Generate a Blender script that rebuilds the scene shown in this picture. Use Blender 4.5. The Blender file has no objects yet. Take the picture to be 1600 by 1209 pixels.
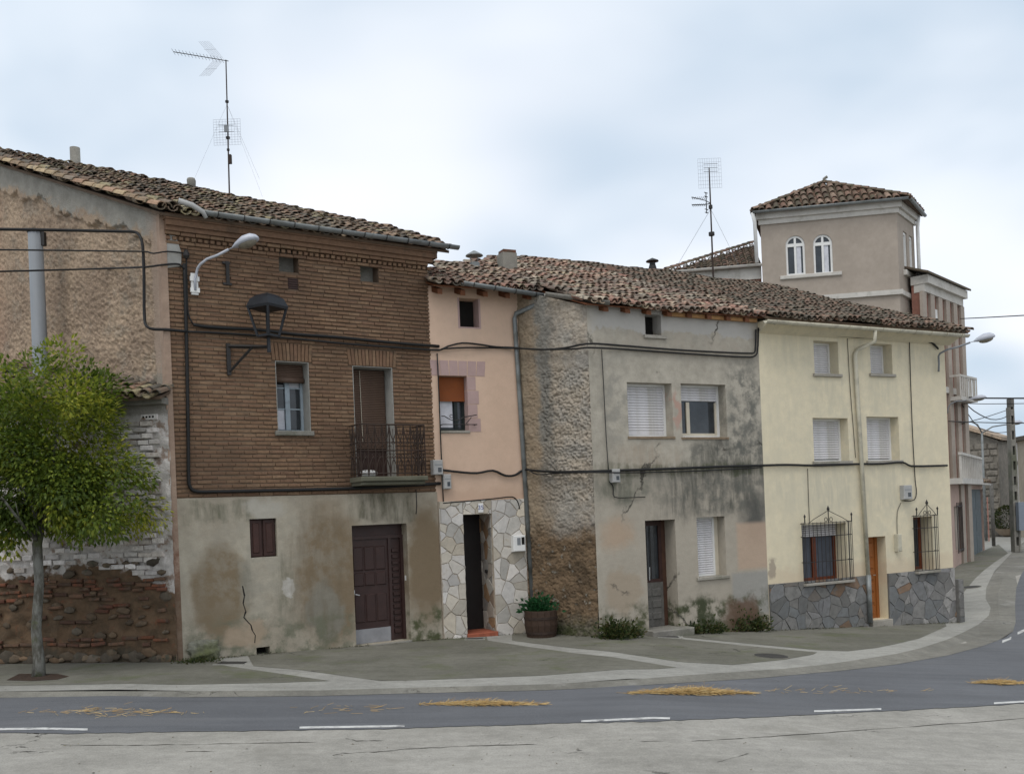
import bpy, bmesh, math, random
from mathutils import Vector, Matrix
R = math.radians
rnd = random.Random(7)
scene = bpy.context.scene

# ------------------------------------------------------------------ camera
TH = R(2.3); CT, ST = math.cos(TH), math.sin(TH); FPX = 1500.0; CZ = 2.4
cam_d = bpy.data.cameras.new('camera'); cam = bpy.data.objects.new('camera', cam_d)
scene.collection.objects.link(cam)
cam_d.sensor_width = 36; cam_d.lens = FPX/1600*36
cam_d.shift_y = 195.1/1600; cam_d.clip_start = .1; cam_d.clip_end = 2000
cam.matrix_world = Matrix(((CT, ST, 0, 0), (0, 0, -1, 0), (-ST, CT, 0, CZ), (0, 0, 0, 1)))
scene.camera = cam

# ------------------------------------------------------------------ sky, sun, exposure
SUN_EL, SUN_ROT = R(60), R(205)
world = bpy.data.worlds.new('World'); scene.world = world; world.use_nodes = True
nt = world.node_tree; nt.nodes.clear()
def wn(t, **k):
    n = nt.nodes.new(t)
    for a, b in k.items(): setattr(n, a, b)
    return n
out = wn('ShaderNodeOutputWorld'); bg = wn('ShaderNodeBackground'); bg.inputs[1].default_value = .1
sky = wn('ShaderNodeTexSky'); sky.sky_type = 'NISHITA'; sky.sun_disc = False
sky.sun_elevation = SUN_EL; sky.sun_rotation = SUN_ROT; sky.air_density = 1; sky.dust_density = 2
tc = wn('ShaderNodeTexCoord')
sep = wn('ShaderNodeSeparateXYZ'); nt.links.new(tc.outputs['Generated'], sep.inputs[0])
zc = wn('ShaderNodeMath', operation='MAXIMUM'); nt.links.new(sep.outputs[2], zc.inputs[0]); zc.inputs[1].default_value = 0
zb = wn('ShaderNodeMath', operation='ADD'); nt.links.new(zc.outputs[0], zb.inputs[0]); zb.inputs[1].default_value = .32
def dv(i):
    d = wn('ShaderNodeMath', operation='DIVIDE'); nt.links.new(sep.outputs[i], d.inputs[0]); nt.links.new(zb.outputs[0], d.inputs[1]); return d
cmb = wn('ShaderNodeCombineXYZ'); nt.links.new(dv(0).outputs[0], cmb.inputs[0]); nt.links.new(dv(1).outputs[0], cmb.inputs[1])
def wnoise(scale, detail, rough, off):
    mp = wn('ShaderNodeMapping'); nt.links.new(cmb.outputs[0], mp.inputs[0]); mp.inputs['Location'].default_value = off
    n = wn('ShaderNodeTexNoise'); n.inputs['Scale'].default_value = scale; n.inputs['Detail'].default_value = detail
    n.inputs['Roughness'].default_value = rough; n.inputs['Distortion'].default_value = .25
    nt.links.new(mp.outputs[0], n.inputs[0]); return n
def wrange(src, a, b):
    m = wn('ShaderNodeMapRange'); m.interpolation_type = 'SMOOTHSTEP'; nt.links.new(src, m.inputs[0])
    m.inputs[1].default_value = a; m.inputs[2].default_value = b; return m
n1 = wrange(wnoise(1.5, 4, .5, (3.1, 1.7, 0)).outputs[0], .36, .66)
n2 = wrange(wnoise(.75, 3, .5, (8.3, 4.2, 0)).outputs[0], .4, .62)
cl = wn('ShaderNodeMix', data_type='RGBA'); nt.links.new(n1.outputs[0], cl.inputs[0])
cl.inputs[6].default_value = (5.6, 6.8, 8.1, 1); cl.inputs[7].default_value = (8.2, 9.0, 9.9, 1)
cm = wn('ShaderNodeMix', data_type='RGBA'); nt.links.new(n2.outputs[0], cm.inputs[0])
nt.links.new(cl.outputs[2], cm.inputs[6]); cm.inputs[7].default_value = (10.2, 10.4, 10.9, 1)
mx = wn('ShaderNodeMix', data_type='RGBA'); mx.inputs[0].default_value = .9
nt.links.new(sky.outputs[0], mx.inputs[6]); nt.links.new(cm.outputs[2], mx.inputs[7])
nt.links.new(mx.outputs[2], bg.inputs[0]); nt.links.new(bg.outputs[0], out.inputs[0])
sl = bpy.data.lights.new('sun', 'SUN'); sl.energy = 1.3; sl.angle = R(30); sl.color = (1, .96, .9)
so = bpy.data.objects.new('sun', sl); scene.collection.objects.link(so)
so.rotation_euler = (R(30), 0, R(-25))
scene.view_settings.view_transform = 'Standard'; scene.view_settings.look = 'None'
scene.view_settings.exposure = .12; scene.view_settings.gamma = 1
scene.cycles.max_bounces = 6

# ------------------------------------------------------------------ measuring helpers (photo pixel -> place)
def ray(px, py):
    dx = px-800; dy = py-799.6
    return Vector(((dx*CT-dy*ST)/FPX, 1, (-dx*ST-dy*CT)/FPX))
def atY(px, py, Y):
    r = ray(px, py); return Vector((r.x*Y, Y, CZ+r.z*Y))
KN = [(-40, .06), (-12, .06), (-5.89, .03), (-1.53, -.144), (.28, -.188), (1.67, -.196), (5.67, -.487), (11.1, -.841), (14, -.7), (17.2, -.42), (30, -.35), (70, -.3)]
def gz(x):
    for (a, za), (b, zb_) in zip(KN, KN[1:]):
        if x <= b: return za+(zb_-za)*max(0, (x-a))/(b-a)
    return KN[-1][1]
def gnd(px, py, off=0):
    r = ray(px, py); z = -.1
    for _ in range(25):
        t = (z+off-CZ)/r.z; z = gz(r.x*t)
    return Vector((r.x*t, t, z+off))

# ------------------------------------------------------------------ object helpers
COL = scene.collection
def link(o, parent=None):
    COL.objects.link(o)
    if parent: o.parent = parent
    return o
def tag(o, label=None, cat=None, group=None, kind=None):
    if label: o['label'] = label
    if cat: o['category'] = cat
    if group: o['group'] = group
    if kind: o['kind'] = kind
    return o
def empty(name, loc, rz=0):
    o = bpy.data.objects.new(name, None); o.location = loc; o.rotation_euler = (0, 0, rz); o.empty_display_size = .2
    return link(o)
def mesh_of(name, v, f, mat, smooth=False, tint=None):
    me = bpy.data.meshes.new(name); me.from_pydata([tuple(p) for p in v], [], f)
    if mat: me.materials.append(mat)
    if smooth: me.polygons.foreach_set('use_smooth', [True]*len(me.polygons))
    if tint:
        a = me.attributes.new('tint', 'FLOAT', 'FACE'); a.data.foreach_set('value', tint)
    me.update(); return me
def inst(name, me, parent=None, loc=(0, 0, 0), M=None):
    o = bpy.data.objects.new(name, me); link(o, parent)
    if M is not None: o.matrix_local = M
    else: o.location = loc
    return o
def frame_of(d):
    d = d.normalized(); a = Vector((0, 0, 1)) if abs(d.z) < .9 else Vector((1, 0, 0))
    u = d.cross(a).normalized(); return u, u.cross(d).normalized()
class MB:
    def __init__(s): s.v = []; s.f = []; s.t = []
    def add(s, v, f, t=0):
        n = len(s.v); s.v += [Vector(p) for p in v]; s.f += [tuple(i+n for i in q) for q in f]; s.t += [t]*len(f); return s
    def box(s, x0, x1, y0, y1, z0, z1):
        return s.add([(x0, y0, z0), (x1, y0, z0), (x1, y1, z0), (x0, y1, z0), (x0, y0, z1), (x1, y0, z1), (x1, y1, z1), (x0, y1, z1)],
              [(0, 3, 2, 1), (4, 5, 6, 7), (0, 1, 5, 4), (1, 2, 6, 5), (2, 3, 7, 6), (3, 0, 4, 7)])
    def bbox(s, x0, x1, y0, y1, z0, z1, c=.01):
        # box with chamfered front (low y) edges
        return s.add([(x0, y1, z0), (x1, y1, z0), (x1, y1, z1), (x0, y1, z1), (x0, y0+c, z0), (x1, y0+c, z0), (x1, y0+c, z1), (x0, y0+c, z1),
               (x0+c, y0, z0+c), (x1-c, y0, z0+c), (x1-c, y0, z1-c), (x0+c, y0, z1-c)],
              [(0, 1, 5, 4), (1, 2, 6, 5), (2, 3, 7, 6), (3, 0, 4, 7), (4, 5, 9, 8), (5, 6, 10, 9), (6, 7, 11, 10), (7, 4, 8, 11), (8, 9, 10, 11), (3, 2, 1, 0)])
    def poly(s, pts): return s.add(pts, [tuple(range(len(pts)))])
    def prism(s, pts, vec, c=0, inset=None):
        # polygon (list of Vectors) extruded by vec
        n = len(pts); vec = Vector(vec); a = [Vector(p) for p in pts]
        if c:
            ce = sum(a, Vector())/n
            m = [p+vec*(1-c/vec.length) for p in a]
            t = [p+vec+(ce-p).normalized()*c for p in a]
            v = a+m+t
            f = [tuple(range(n))[::-1], tuple(range(2*n, 3*n))]
            for k in (0, n):
                f += [(k+i, k+(i+1) % n, k+n+(i+1) % n, k+n+i) for i in range(n)]
        else:
            v = a+[p+vec for p in a]
            f = [tuple(range(n))[::-1], tuple(range(n, 2*n))]+[(i, (i+1) % n, n+(i+1) % n, n+i) for i in range(n)]
        return s.add(v, f)
    def tube(s, path, r, seg=6, caps=True):
        path = [Vector(p) for p in path]; n = len(path)
        rs = r if isinstance(r, (list, tuple)) else [r]*n
        v = []
        pu = None
        for i, p in enumerate(path):
            d = (path[min(i+1, n-1)]-path[max(i-1, 0)])
            if d.length < 1e-9: d = Vector((0, 0, 1))
            u, w = frame_of(d)
            if pu is not None:
                dn = d.normalized(); u2 = pu-dn*pu.dot(dn)
                if u2.length > 1e-4: u = u2.normalized(); w = u.cross(dn)
            pu = u
            for k in range(seg):
                a = 2*math.pi*k/seg; v.append(p+(u*math.cos(a)+w*math.sin(a))*rs[i])
        f = [(i*seg+k, i*seg+(k+1) % seg, (i+1)*seg+(k+1) % seg, (i+1)*seg+k) for i in range(n-1) for k in range(seg)]
        if caps: f += [tuple(range(seg))[::-1], tuple(range((n-1)*seg, n*seg))]
        return s.add(v, f)
    def lathe(s, prof, c=(0, 0, 0), seg=16):
        v = []; c = Vector(c)
        for r, z in prof:
            for k in range(seg):
                a = 2*math.pi*k/seg; v.append(c+Vector((r*math.cos(a), r*math.sin(a), z)))
        n = len(prof)
        f = [(i*seg+k, i*seg+(k+1) % seg, (i+1)*seg+(k+1) % seg, (i+1)*seg+k) for i in range(n-1) for k in range(seg)]
        f += [tuple(range(seg))[::-1], tuple(range((n-1)*seg, n*seg))]
        return s.add(v, f)
    def sweep(s, prof, p0, p1, side, up):
        # profile (a along side, b along up) extruded p0->p1
        p0, p1, side, up = map(Vector, (p0, p1, side, up)); n = len(prof)
        v = [p+side*a+up*b for p in (p0, p1) for a, b in prof]
        f = [(i, (i+1) % n, n+(i+1) % n, n+i) for i in range(n)]+[tuple(range(n))[::-1], tuple(range(n, 2*n))]
        return s.add(v, f)
    def build(s, name, mat, parent=None, smooth=False, tint=False):
        return inst(name, mesh_of(name, s.v, s.f, mat, smooth, s.t if tint else None), parent)
class Frame:
    def __init__(s, p0, p1, z0=None):
        s.o = Vector((p0[0], p0[1], 0)); d = Vector((p1[0]-p0[0], p1[1]-p0[1], 0)); s.L = d.length
        s.ex = d/s.L; s.ey = Vector((-s.ex.y, s.ex.x, 0)); s.z0 = gz(p0[0]) if z0 is None else z0
        s.o.z = s.z0; s.rz = math.atan2(s.ex.y, s.ex.x)
    def root(s, name): return empty(name, s.o, s.rz)
    def w2l(s, p):
        d = Vector(p)-s.o; return Vector((d.dot(s.ex), d.dot(s.ey), d.z))
    def l2w(s, p): return s.o+s.ex*p[0]+s.ey*p[1]+Vector((0, 0, p[2]))
    def pt(s, px, py, off=0):
        r = ray(px, py); o = s.o; t = (off+s.ey.dot(o))/s.ey.dot(r)
        return s.w2l(Vector((r.x*t, r.y*t, CZ+r.z*t)))
    def rect(s, x0, y0, x1, y1, off=0):
        a, b, c, d = s.pt(x0, y0, off), s.pt(x1, y0, off), s.pt(x0, y1, off), s.pt(x1, y1, off)
        return ((a.x+c.x)/2, (b.x+d.x)/2, (c.z+d.z)/2, (a.z+b.z)/2)
    def roofpt(s, px, py, ze, tan, off):
        r = ray(px, py); k = s.ey.dot(r); c = s.ey.dot(s.o)
        t = (ze+s.z0-tan*(c+off)-CZ)/(r.z-tan*k)
        P = s.w2l(Vector((r.x*t, r.y*t, CZ+r.z*t))); return (P.x, P.y-off)
    def gzl(s, x, y=0): return gz(s.l2w((x, y, 0)).x)-s.z0

# ------------------------------------------------------------------ materials
class NB:
    def __init__(s, name):
        s.m = bpy.data.materials.new(name); s.m.use_nodes = True; s.nt = s.m.node_tree
        s.b = s.nt.nodes['Principled BSDF']; s._c = None
    def n(s, t, **k):
        x = s.nt.nodes.new(t)
        for a, b in k.items(): setattr(x, a, b)
        return x
    def put(s, sock, v):
        if hasattr(v, 'is_output'): s.nt.links.new(v, sock)
        elif isinstance(v, (tuple, list)) and len(v) == 3 and len(sock.default_value) == 4: sock.default_value = (*v, 1)
        else: sock.default_value = v
    def co(s):
        if s._c is None: s._c = s.n('ShaderNodeTexCoord').outputs['Object']
        return s._c
    def math(s, op, a, b=None, c=None):
        x = s.n('ShaderNodeMath', operation=op); s.put(x.inputs[0], a)
        if b is not None: s.put(x.inputs[1], b)
        if c is not None: s.put(x.inputs[2], c)
        return x.outputs[0]
    def mix(s, f, a, b, mode='MIX'):
        x = s.n('ShaderNodeMix', data_type='RGBA', blend_type=mode); s.put(x.inputs[0], f); s.put(x.inputs[6], a); s.put(x.inputs[7], b)
        return x.outputs[2]
    def map(s, v, sc=(1, 1, 1), loc=(0, 0, 0)):
        x = s.n('ShaderNodeMapping'); s.put(x.inputs[0], v); x.inputs['Scale'].default_value = sc; x.inputs['Location'].default_value = loc
        return x.outputs[0]
    def noise(s, scale, detail=4, rough=.55, v=None, dist=0, col=False):
        x = s.n('ShaderNodeTexNoise'); s.put(x.inputs['Vector'], v if v is not None else s.co())
        x.inputs['Scale'].default_value = scale; x.inputs['Detail'].default_value = detail; x.inputs['Roughness'].default_value = rough
        x.inputs['Distortion'].default_value = dist
        return x.outputs[1 if col else 0]
    def voro(s, scale, feature='F1', v=None, rand=1):
        x = s.n('ShaderNodeTexVoronoi', feature=feature); s.put(x.inputs['Vector'], v if v is not None else s.co()); x.inputs['Scale'].default_value = scale
        x.inputs['Randomness'].default_value = rand
        return x.outputs['Distance']
    def rng(s, v, a, b, lo=0., hi=1., smooth=True):
        x = s.n('ShaderNodeMapRange'); x.interpolation_type = 'SMOOTHSTEP' if smooth else 'LINEAR'
        s.put(x.inputs[0], v); x.inputs[1].default_value = a; x.inputs[2].default_value = b; x.inputs[3].default_value = lo; x.inputs[4].default_value = hi
        return x.outputs[0]
    def ramp(s, v, cols, const=False):
        x = s.n('ShaderNodeValToRGB'); s.put(x.inputs[0], v); e = x.color_ramp.elements
        if const: x.color_ramp.interpolation = 'CONSTANT'
        n = len(cols)
        for i, c in enumerate(cols):
            p = i/n if const else i/max(1, n-1)
            el = e[i] if i < 2 else e.new(p)
            el.position = p; el.color = (*c, 1)
        return x.outputs[0]
    def rand(s):
        oi = s.n('ShaderNodeObjectInfo'); at = s.n('ShaderNodeAttribute', attribute_name='tint')
        return s.math('FRACT', s.math('ADD', oi.outputs['Random'], at.outputs['Fac']))
    def mul(s, col, f):
        # scale a colour by a value socket
        x = s.n('ShaderNodeVectorMath', operation='SCALE'); s.put(x.inputs[0], col); s.put(x.inputs['Scale'], f); return x.outputs[0]
    def bump(s, h, dist=.01, strength=1., prev=None):
        x = s.n('ShaderNodeBump'); x.inputs['Strength'].default_value = strength; x.inputs['Distance'].default_value = dist
        s.put(x.inputs['Height'], h)
        if prev is not None: s.put(x.inputs['Normal'], prev)
        return x.outputs[0]
    def done(s, col, rough=.85, normal=None, metal=0., spec=.3):
        s.put(s.b.inputs['Base Color'], col); s.put(s.b.inputs['Roughness'], rough); s.b.inputs['Metallic'].default_value = metal
        s.b.inputs['Specular IOR Level'].default_value = spec
        if normal is not None: s.put(s.b.inputs['Normal'], normal)
        return s.m
def simple(name, col, rough=.8, var=.18, scale=5, bump=.004, bscale=40, metal=0., spec=.3, dirt=None):
    b = NB(name)
    k = b.rng(b.noise(scale, 5, .6), .25, .75, 1-var, 1+var, False)
    c = b.mul(col, k)
    if dirt: c = b.mix(b.rng(b.noise(scale*.7, 6, .65), .5, .72), c, dirt)
    return b.done(c, b.rng(b.noise(scale*2, 3), .3, .7, rough-.06, min(1, rough+.06)), b.bump(b.noise(bscale, 4, .6), bump) if bump else None, metal, spec)
def tinted(name, cols, rough=.9, var=.25, scale=14, bump=.006, bscale=45, lichen=None, lf=(.52, .68), lscale=7, big=None, pv=.5):
    # per-piece colour from the piece's own random number
    b = NB(name); r = b.rand()
    c = b.ramp(r, cols, True)
    r2 = b.math('FRACT', b.math('MULTIPLY', r, 37.7))
    c = b.mul(c, b.math('ADD', b.math('MULTIPLY', r2, pv), 1-pv/2))
    geo = b.n('ShaderNodeNewGeometry').outputs['Position']
    c = b.mul(c, b.rng(b.noise(scale, 5, .65, geo), .25, .75, 1-var, 1+var, False))
    if lichen: c = b.mix(b.rng(b.noise(lscale, 6, .7, geo), *lf), c, lichen)
    if big: c = b.mix(b.rng(b.noise(big[0], 4, .6, geo), big[1], big[2], 0, big[4]), c, big[3])
    return b.done(c, rough, b.bump(b.noise(bscale, 4, .6, geo), bump))
def stain_mask(b, st, x, z, cache):
    kind, x0, x1, z0, z1 = st[:5]; soft = st[5]
    cx, cz, rx, rz = (x0+x1)/2, (z0+z1)/2, max(.01, abs(x1-x0)/2), max(.01, abs(z1-z0)/2)
    dx = b.math('MULTIPLY', b.math('SUBTRACT', x, cx), 1/rx); dz = b.math('MULTIPLY', b.math('SUBTRACT', z, cz), 1/rz)
    if kind[0] == 'e': d = b.math('SQRT', b.math('ADD', b.math('MULTIPLY', dx, dx), b.math('MULTIPLY', dz, dz)))
    else: d = b.math('MAXIMUM', b.math('ABSOLUTE', dx), b.math('ABSOLUTE', dz))
    m = b.rng(d, 1-soft, 1+soft, 1, 0)
    if kind.endswith('s'):      # streaked downwards
        if 's' not in cache: cache['s'] = b.math('MULTIPLY', b.rng(b.noise(1, 6, .7, b.map(b.co(), (5.5, 5.5, .9)), .4), .3, .72), b.rng(b.noise(2.3, 5, .6), .26, .48))
        m = b.math('MULTIPLY', m, cache['s'])
    if kind.endswith('n'):      # broken up
        if 'n' not in cache: cache['n'] = b.rng(b.noise(3.2, 6, .65), .4, .62)
        m = b.math('MULTIPLY', m, cache['n'])
    return m
def plaster(name, c1, c2, stains=(), lump=.02, lscale=9, grain=.004, crack=None, mott=.14, warp=.35, rough=.92):
    b = NB(name); co = b.co()
    base = b.mix(b.rng(b.noise(.9, 6, .62), .36, .64), c1, c2)
    base = b.mul(base, b.rng(b.noise(5, 6, .65), .25, .75, 1-mott, 1+mott, False))
    base = b.mul(base, b.rng(b.noise(70, 3, .6), .25, .75, .92, 1.08, False))
    wv = b.n('ShaderNodeVectorMath', operation='MULTIPLY_ADD'); b.put(wv.inputs[0], b.noise(1.9, 6, .62, col=True)); wv.inputs[1].default_value = (warp*2,)*3
    wa = b.n('ShaderNodeVectorMath', operation='SUBTRACT'); b.put(wa.inputs[0], co); wa.inputs[1].default_value = (warp,)*3
    b.put(wv.inputs[2], wa.outputs[0])
    sp = b.n('ShaderNodeSeparateXYZ'); b.put(sp.inputs[0], wv.outputs[0]); x, z = sp.outputs[0], sp.outputs[2]
    sp2 = b.n('ShaderNodeSeparateXYZ'); b.put(sp2.inputs[0], co); X, Z = sp2.outputs[0], sp2.outputs[2]
    cache = {}
    lumpmask = None
    for st in stains:
        sharp = st[0].startswith('B')
        m = stain_mask(b, (st[0].lower(),)+tuple(st[1:]), X if sharp else x, Z if sharp else z, cache)
        if st[6] == 'LUMP': lumpmask = m if lumpmask is None else b.math('MAXIMUM', lumpmask, m); continue
        base = b.mix(b.math('MULTIPLY', m, st[7]), base, st[6])
    if crack:
        cr = b.rng(b.voro(crack, 'DISTANCE_TO_EDGE', wv.outputs[0]), 0, .012, 1, 0)
        cr = b.math('MULTIPLY', cr, b.rng(b.noise(.8, 3), .5, .6))
        base = b.mix(cr, base, (.06, .055, .045))
    h = b.math('ADD', b.math('MULTIPLY', b.noise(lscale, 5, .6), lump), b.math('MULTIPLY', b.noise(60, 3, .6), grain))
    if lumpmask is not None:
        pits = b.rng(b.noise(13, 4, .6, b.map(co, (1, 1, 1.3))), .36, .56)
        h = b.math('ADD', h, b.math('MULTIPLY', b.math('MULTIPLY', pits, lumpmask), .07))
    return b.done(base, rough, b.bump(h, 1.0, 1.0))
# ------------------------------------------------------------------ shared materials
M_road = NB('asphalt'); b = M_road
c = b.mul((.125, .13, .139), b.rng(b.noise(.35, 5, .6), .3, .7, .86, 1.14, False))
c = b.mul(c, b.rng(b.noise(70, 3, .8), .25, .75, .62, 1.38, False))
c = b.mul(c, b.rng(b.noise(1, 6, .7, b.map(b.co(), (.25, 3.5, 1))), .3, .7, .85, 1.15, False))
c = b.mix(b.rng(b.noise(.5, 4, .6, b.map(b.co(), (.3, 2.2, 1))), .52, .7, 0, .35), c, (.16, .16, .162))
c = b.mix(b.rng(b.noise(1.1, 6, .7, b.map(b.co(), (.5, 1.5, 1), (7, 2, 0))), .58, .72, 0, .45), c, (.085, .087, .092))
M_road = b.done(c, .85, b.bump(b.noise(140, 3, .7), .008))
def concrete(name, c1, c2, moss=None, crack=None, mossf=(.5, .7), ms=.7):
    b = NB(name)
    c = b.mix(b.rng(b.noise(.55, 6, .65), .35, .65), c1, c2)
    c = b.mul(c, b.rng(b.noise(6, 6, .7), .25, .75, .84, 1.16, False))
    c = b.mul(c, b.rng(b.noise(55, 4, .75), .25, .75, .74, 1.26, False))
    c = b.mix(b.rng(b.noise(17, 4, .7), .62, .72, 0, .5), c, b.mul(c, .6))
    c = b.mul(c, b.rng(b.noise(2.2, 5, .7, b.map(b.co(), (.35, 1.6, 1))), .3, .7, .88, 1.1, False))
    if moss: c = b.mix(b.rng(b.noise(.9, 6, .65, b.map(b.co(), (1, 1, 1), (4, 2, 0))), mossf[0], mossf[1], 0, ms), c, moss)
    h = b.math('ADD', b.math('MULTIPLY', b.noise(80, 3, .7), .5), b.math('MULTIPLY', b.noise(9, 4, .6), .9))
    nrm = b.bump(h, .012)
    if crack:
        wv = b.n('ShaderNodeVectorMath', operation='ADD'); b.put(wv.inputs[0], b.co()); b.put(wv.inputs[1], b.noise(1.3, 5, .65, col=True))
        cr = b.rng(b.voro(crack, 'DISTANCE_TO_EDGE', b.map(wv.outputs[0], (.45, 1.3, 1))), 0, .008, 1, 0)
        cr = b.math('MULTIPLY', cr, b.rng(b.noise(.6, 4, .6, b.map(b.co(), (1, 1, 1), (9, 3, 0))), .5, .58))
        c = b.mix(cr, c, (.045, .042, .035))
    return b.done(c, .9, nrm)
M_plaza = concrete('worn concrete', (.335, .32, .285), (.275, .263, .232), (.205, .195, .165), .4, (.55, .7), .5)
M_strip = concrete('pale concrete', (.32, .315, .285), (.265, .26, .235), (.2, .2, .15), None, (.6, .75), .4)
M_panel = concrete('dark concrete', (.125, .122, .098), (.165, .16, .132), (.1, .112, .055), .35, (.5, .68), .65)
M_kerb = concrete('kerb concrete', (.2, .192, .165), (.15, .145, .125), (.28, .272, .25), .8, (.56, .66), .6)
M_paint = simple('road paint', (.52, .52, .5), .75, .25, 9, .002, 60, dirt=(.2, .2, .2))
M_dark = simple('dark void', (.012, .011, .01), .9, .2)
M_iron = simple('black iron', (.02, .018, .017), .55, .3, 8, .001, 50, spec=.4)
M_rust = simple('rusty iron', (.035, .022, .016), .7, .35, 9, .001, 50)
M_cable = simple('cable rubber', (.013, .013, .013), .6, .2, 5, 0)
M_zinc = simple('zinc', (.2, .215, .215), .5, .25, 4, .001, 20, metal=.25, dirt=(.12, .125, .115))
M_white = simple('white paint', (.7, .7, .68), .6, .08, 4, .001, 30)
M_shut = simple('shutter plastic', (.62, .61, .62), .55, .1, 3, .0006, 30, dirt=(.45, .43, .38))
M_frame = simple('cream frame', (.55, .5, .4), .6, .1, 4, .001, 30)
M_greybox = simple('grey plastic box', (.36, .36, .35), .6, .12, 5, .001, 30)
M_lampgrey = simple('lamp grey enamel', (.42, .44, .49), .4, .1, 4, .0005, 30, spec=.5)
M_lampglass = simple('lamp bowl', (.2, .18, .14), .25, .3, 12, .001, 30, spec=.5)
M_conc = concrete('concrete block', (.24, .23, .2), (.18, .17, .15), (.09, .1, .06))
M_polegrey = simple('pole grey', (.2, .215, .23), .6, .1, 3, .001, 40)
M_sill = concrete('sill stone', (.34, .32, .28), (.28, .26, .22), (.14, .14, .1))
M_brown = simple('dark brown wood', (.042, .02, .016), .55, .3, 6, .001, 30)
M_woodorange = NB('orange varnish'); b = M_woodorange
c = b.mix(b.noise(3, 5, .6, b.map(b.co(), (14, 14, 1.2))), (.2, .06, .012), (.36, .125, .028))
M_woodorange = b.done(c, .45, b.bump(b.noise(20, 4, .6, b.map(b.co(), (6, 6, .4))), .002), spec=.45)
M_rafter = NB('rafter wood'); b = M_rafter
c = b.mix(b.noise(3, 5, .6, b.map(b.co(), (3, 3, 3))), (.17, .06, .022), (.085, .035, .018))
M_rafter = b.done(c, .75, b.bump(b.noise(30, 4, .6), .003))
M_oldwood = simple('weathered grey wood', (.115, .11, .1), .85, .3, 7, .003, 30, dirt=(.07, .066, .056))
M_chrome = simple('brushed metal', (.5, .5, .5), .35, .1, 6, 0, metal=.9)
M_galv = simple('metal kick plate', (.3, .3, .31), .55, .2, 5, .001, 30, metal=.4)
def glass_mat(name, tint=(.03, .035, .04)):
    b = NB(name); k = b.rng(b.noise(2.5, 4, .6), .3, .7, .5, 1.5, False)
    m = b.done(b.mul(tint, k), .08, b.bump(b.noise(3, 2), .002), spec=.6); return m
M_glass = glass_mat('window glass')
M_curtain = simple('curtain cloth', (.55, .56, .6), .9, .2, 6, .01, 16)
M_bluewood = simple('pale blue wood', (.32, .38, .42), .65, .15, 5, .002, 30, dirt=(.2, .22, .24))
M_rshutter = simple('brown roller shutter', (.11, .07, .05), .6, .2, 5, .001, 30)
M_orangeblind = simple('orange blind cloth', (.2, .06, .018), .85, .12, 4, .003, 60)

TILE_OLD = tinted('old clay tile', [(.19, .13, .09), (.15, .115, .085), (.24, .165, .11), (.13, .11, .088), (.2, .15, .1), (.26, .22, .13), (.17, .12, .085), (.23, .14, .095)],
   .92, .3, 12, .006, 40, (.085, .083, .07), (.46, .66), 9, (.9, .5, .64, (.1, .095, .078), .55))
TILE_RED = tinted('red clay tile', [(.27, .165, .12), (.34, .22, .16), (.38, .29, .21), (.22, .14, .105), (.4, .34, .26), (.2, .15, .115), (.29, .16, .12), (.34, .28, .19), (.21, .165, .125)],
   .92, .28, 12, .006, 40, (.125, .115, .095), (.47, .67), 8, (.55, .48, .62, (.13, .118, .1), .55))
TILE_DARK = tinted('dark clay tile', [(.16, .11, .082), (.13, .105, .08), (.19, .12, .088), (.115, .095, .075), (.17, .135, .1), (.22, .145, .105)],
   .92, .3, 12, .006, 40, (.075, .075, .055), (.45, .64), 8)
TILE_TOWER = tinted('tower clay tile', [(.15, .09, .065), (.11, .075, .055), (.19, .115, .085), (.23, .16, .12), (.1, .075, .055), (.14, .105, .075)],
   .92, .25, 9, .006, 40, (.075, .075, .045), (.46, .64), 5)

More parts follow.
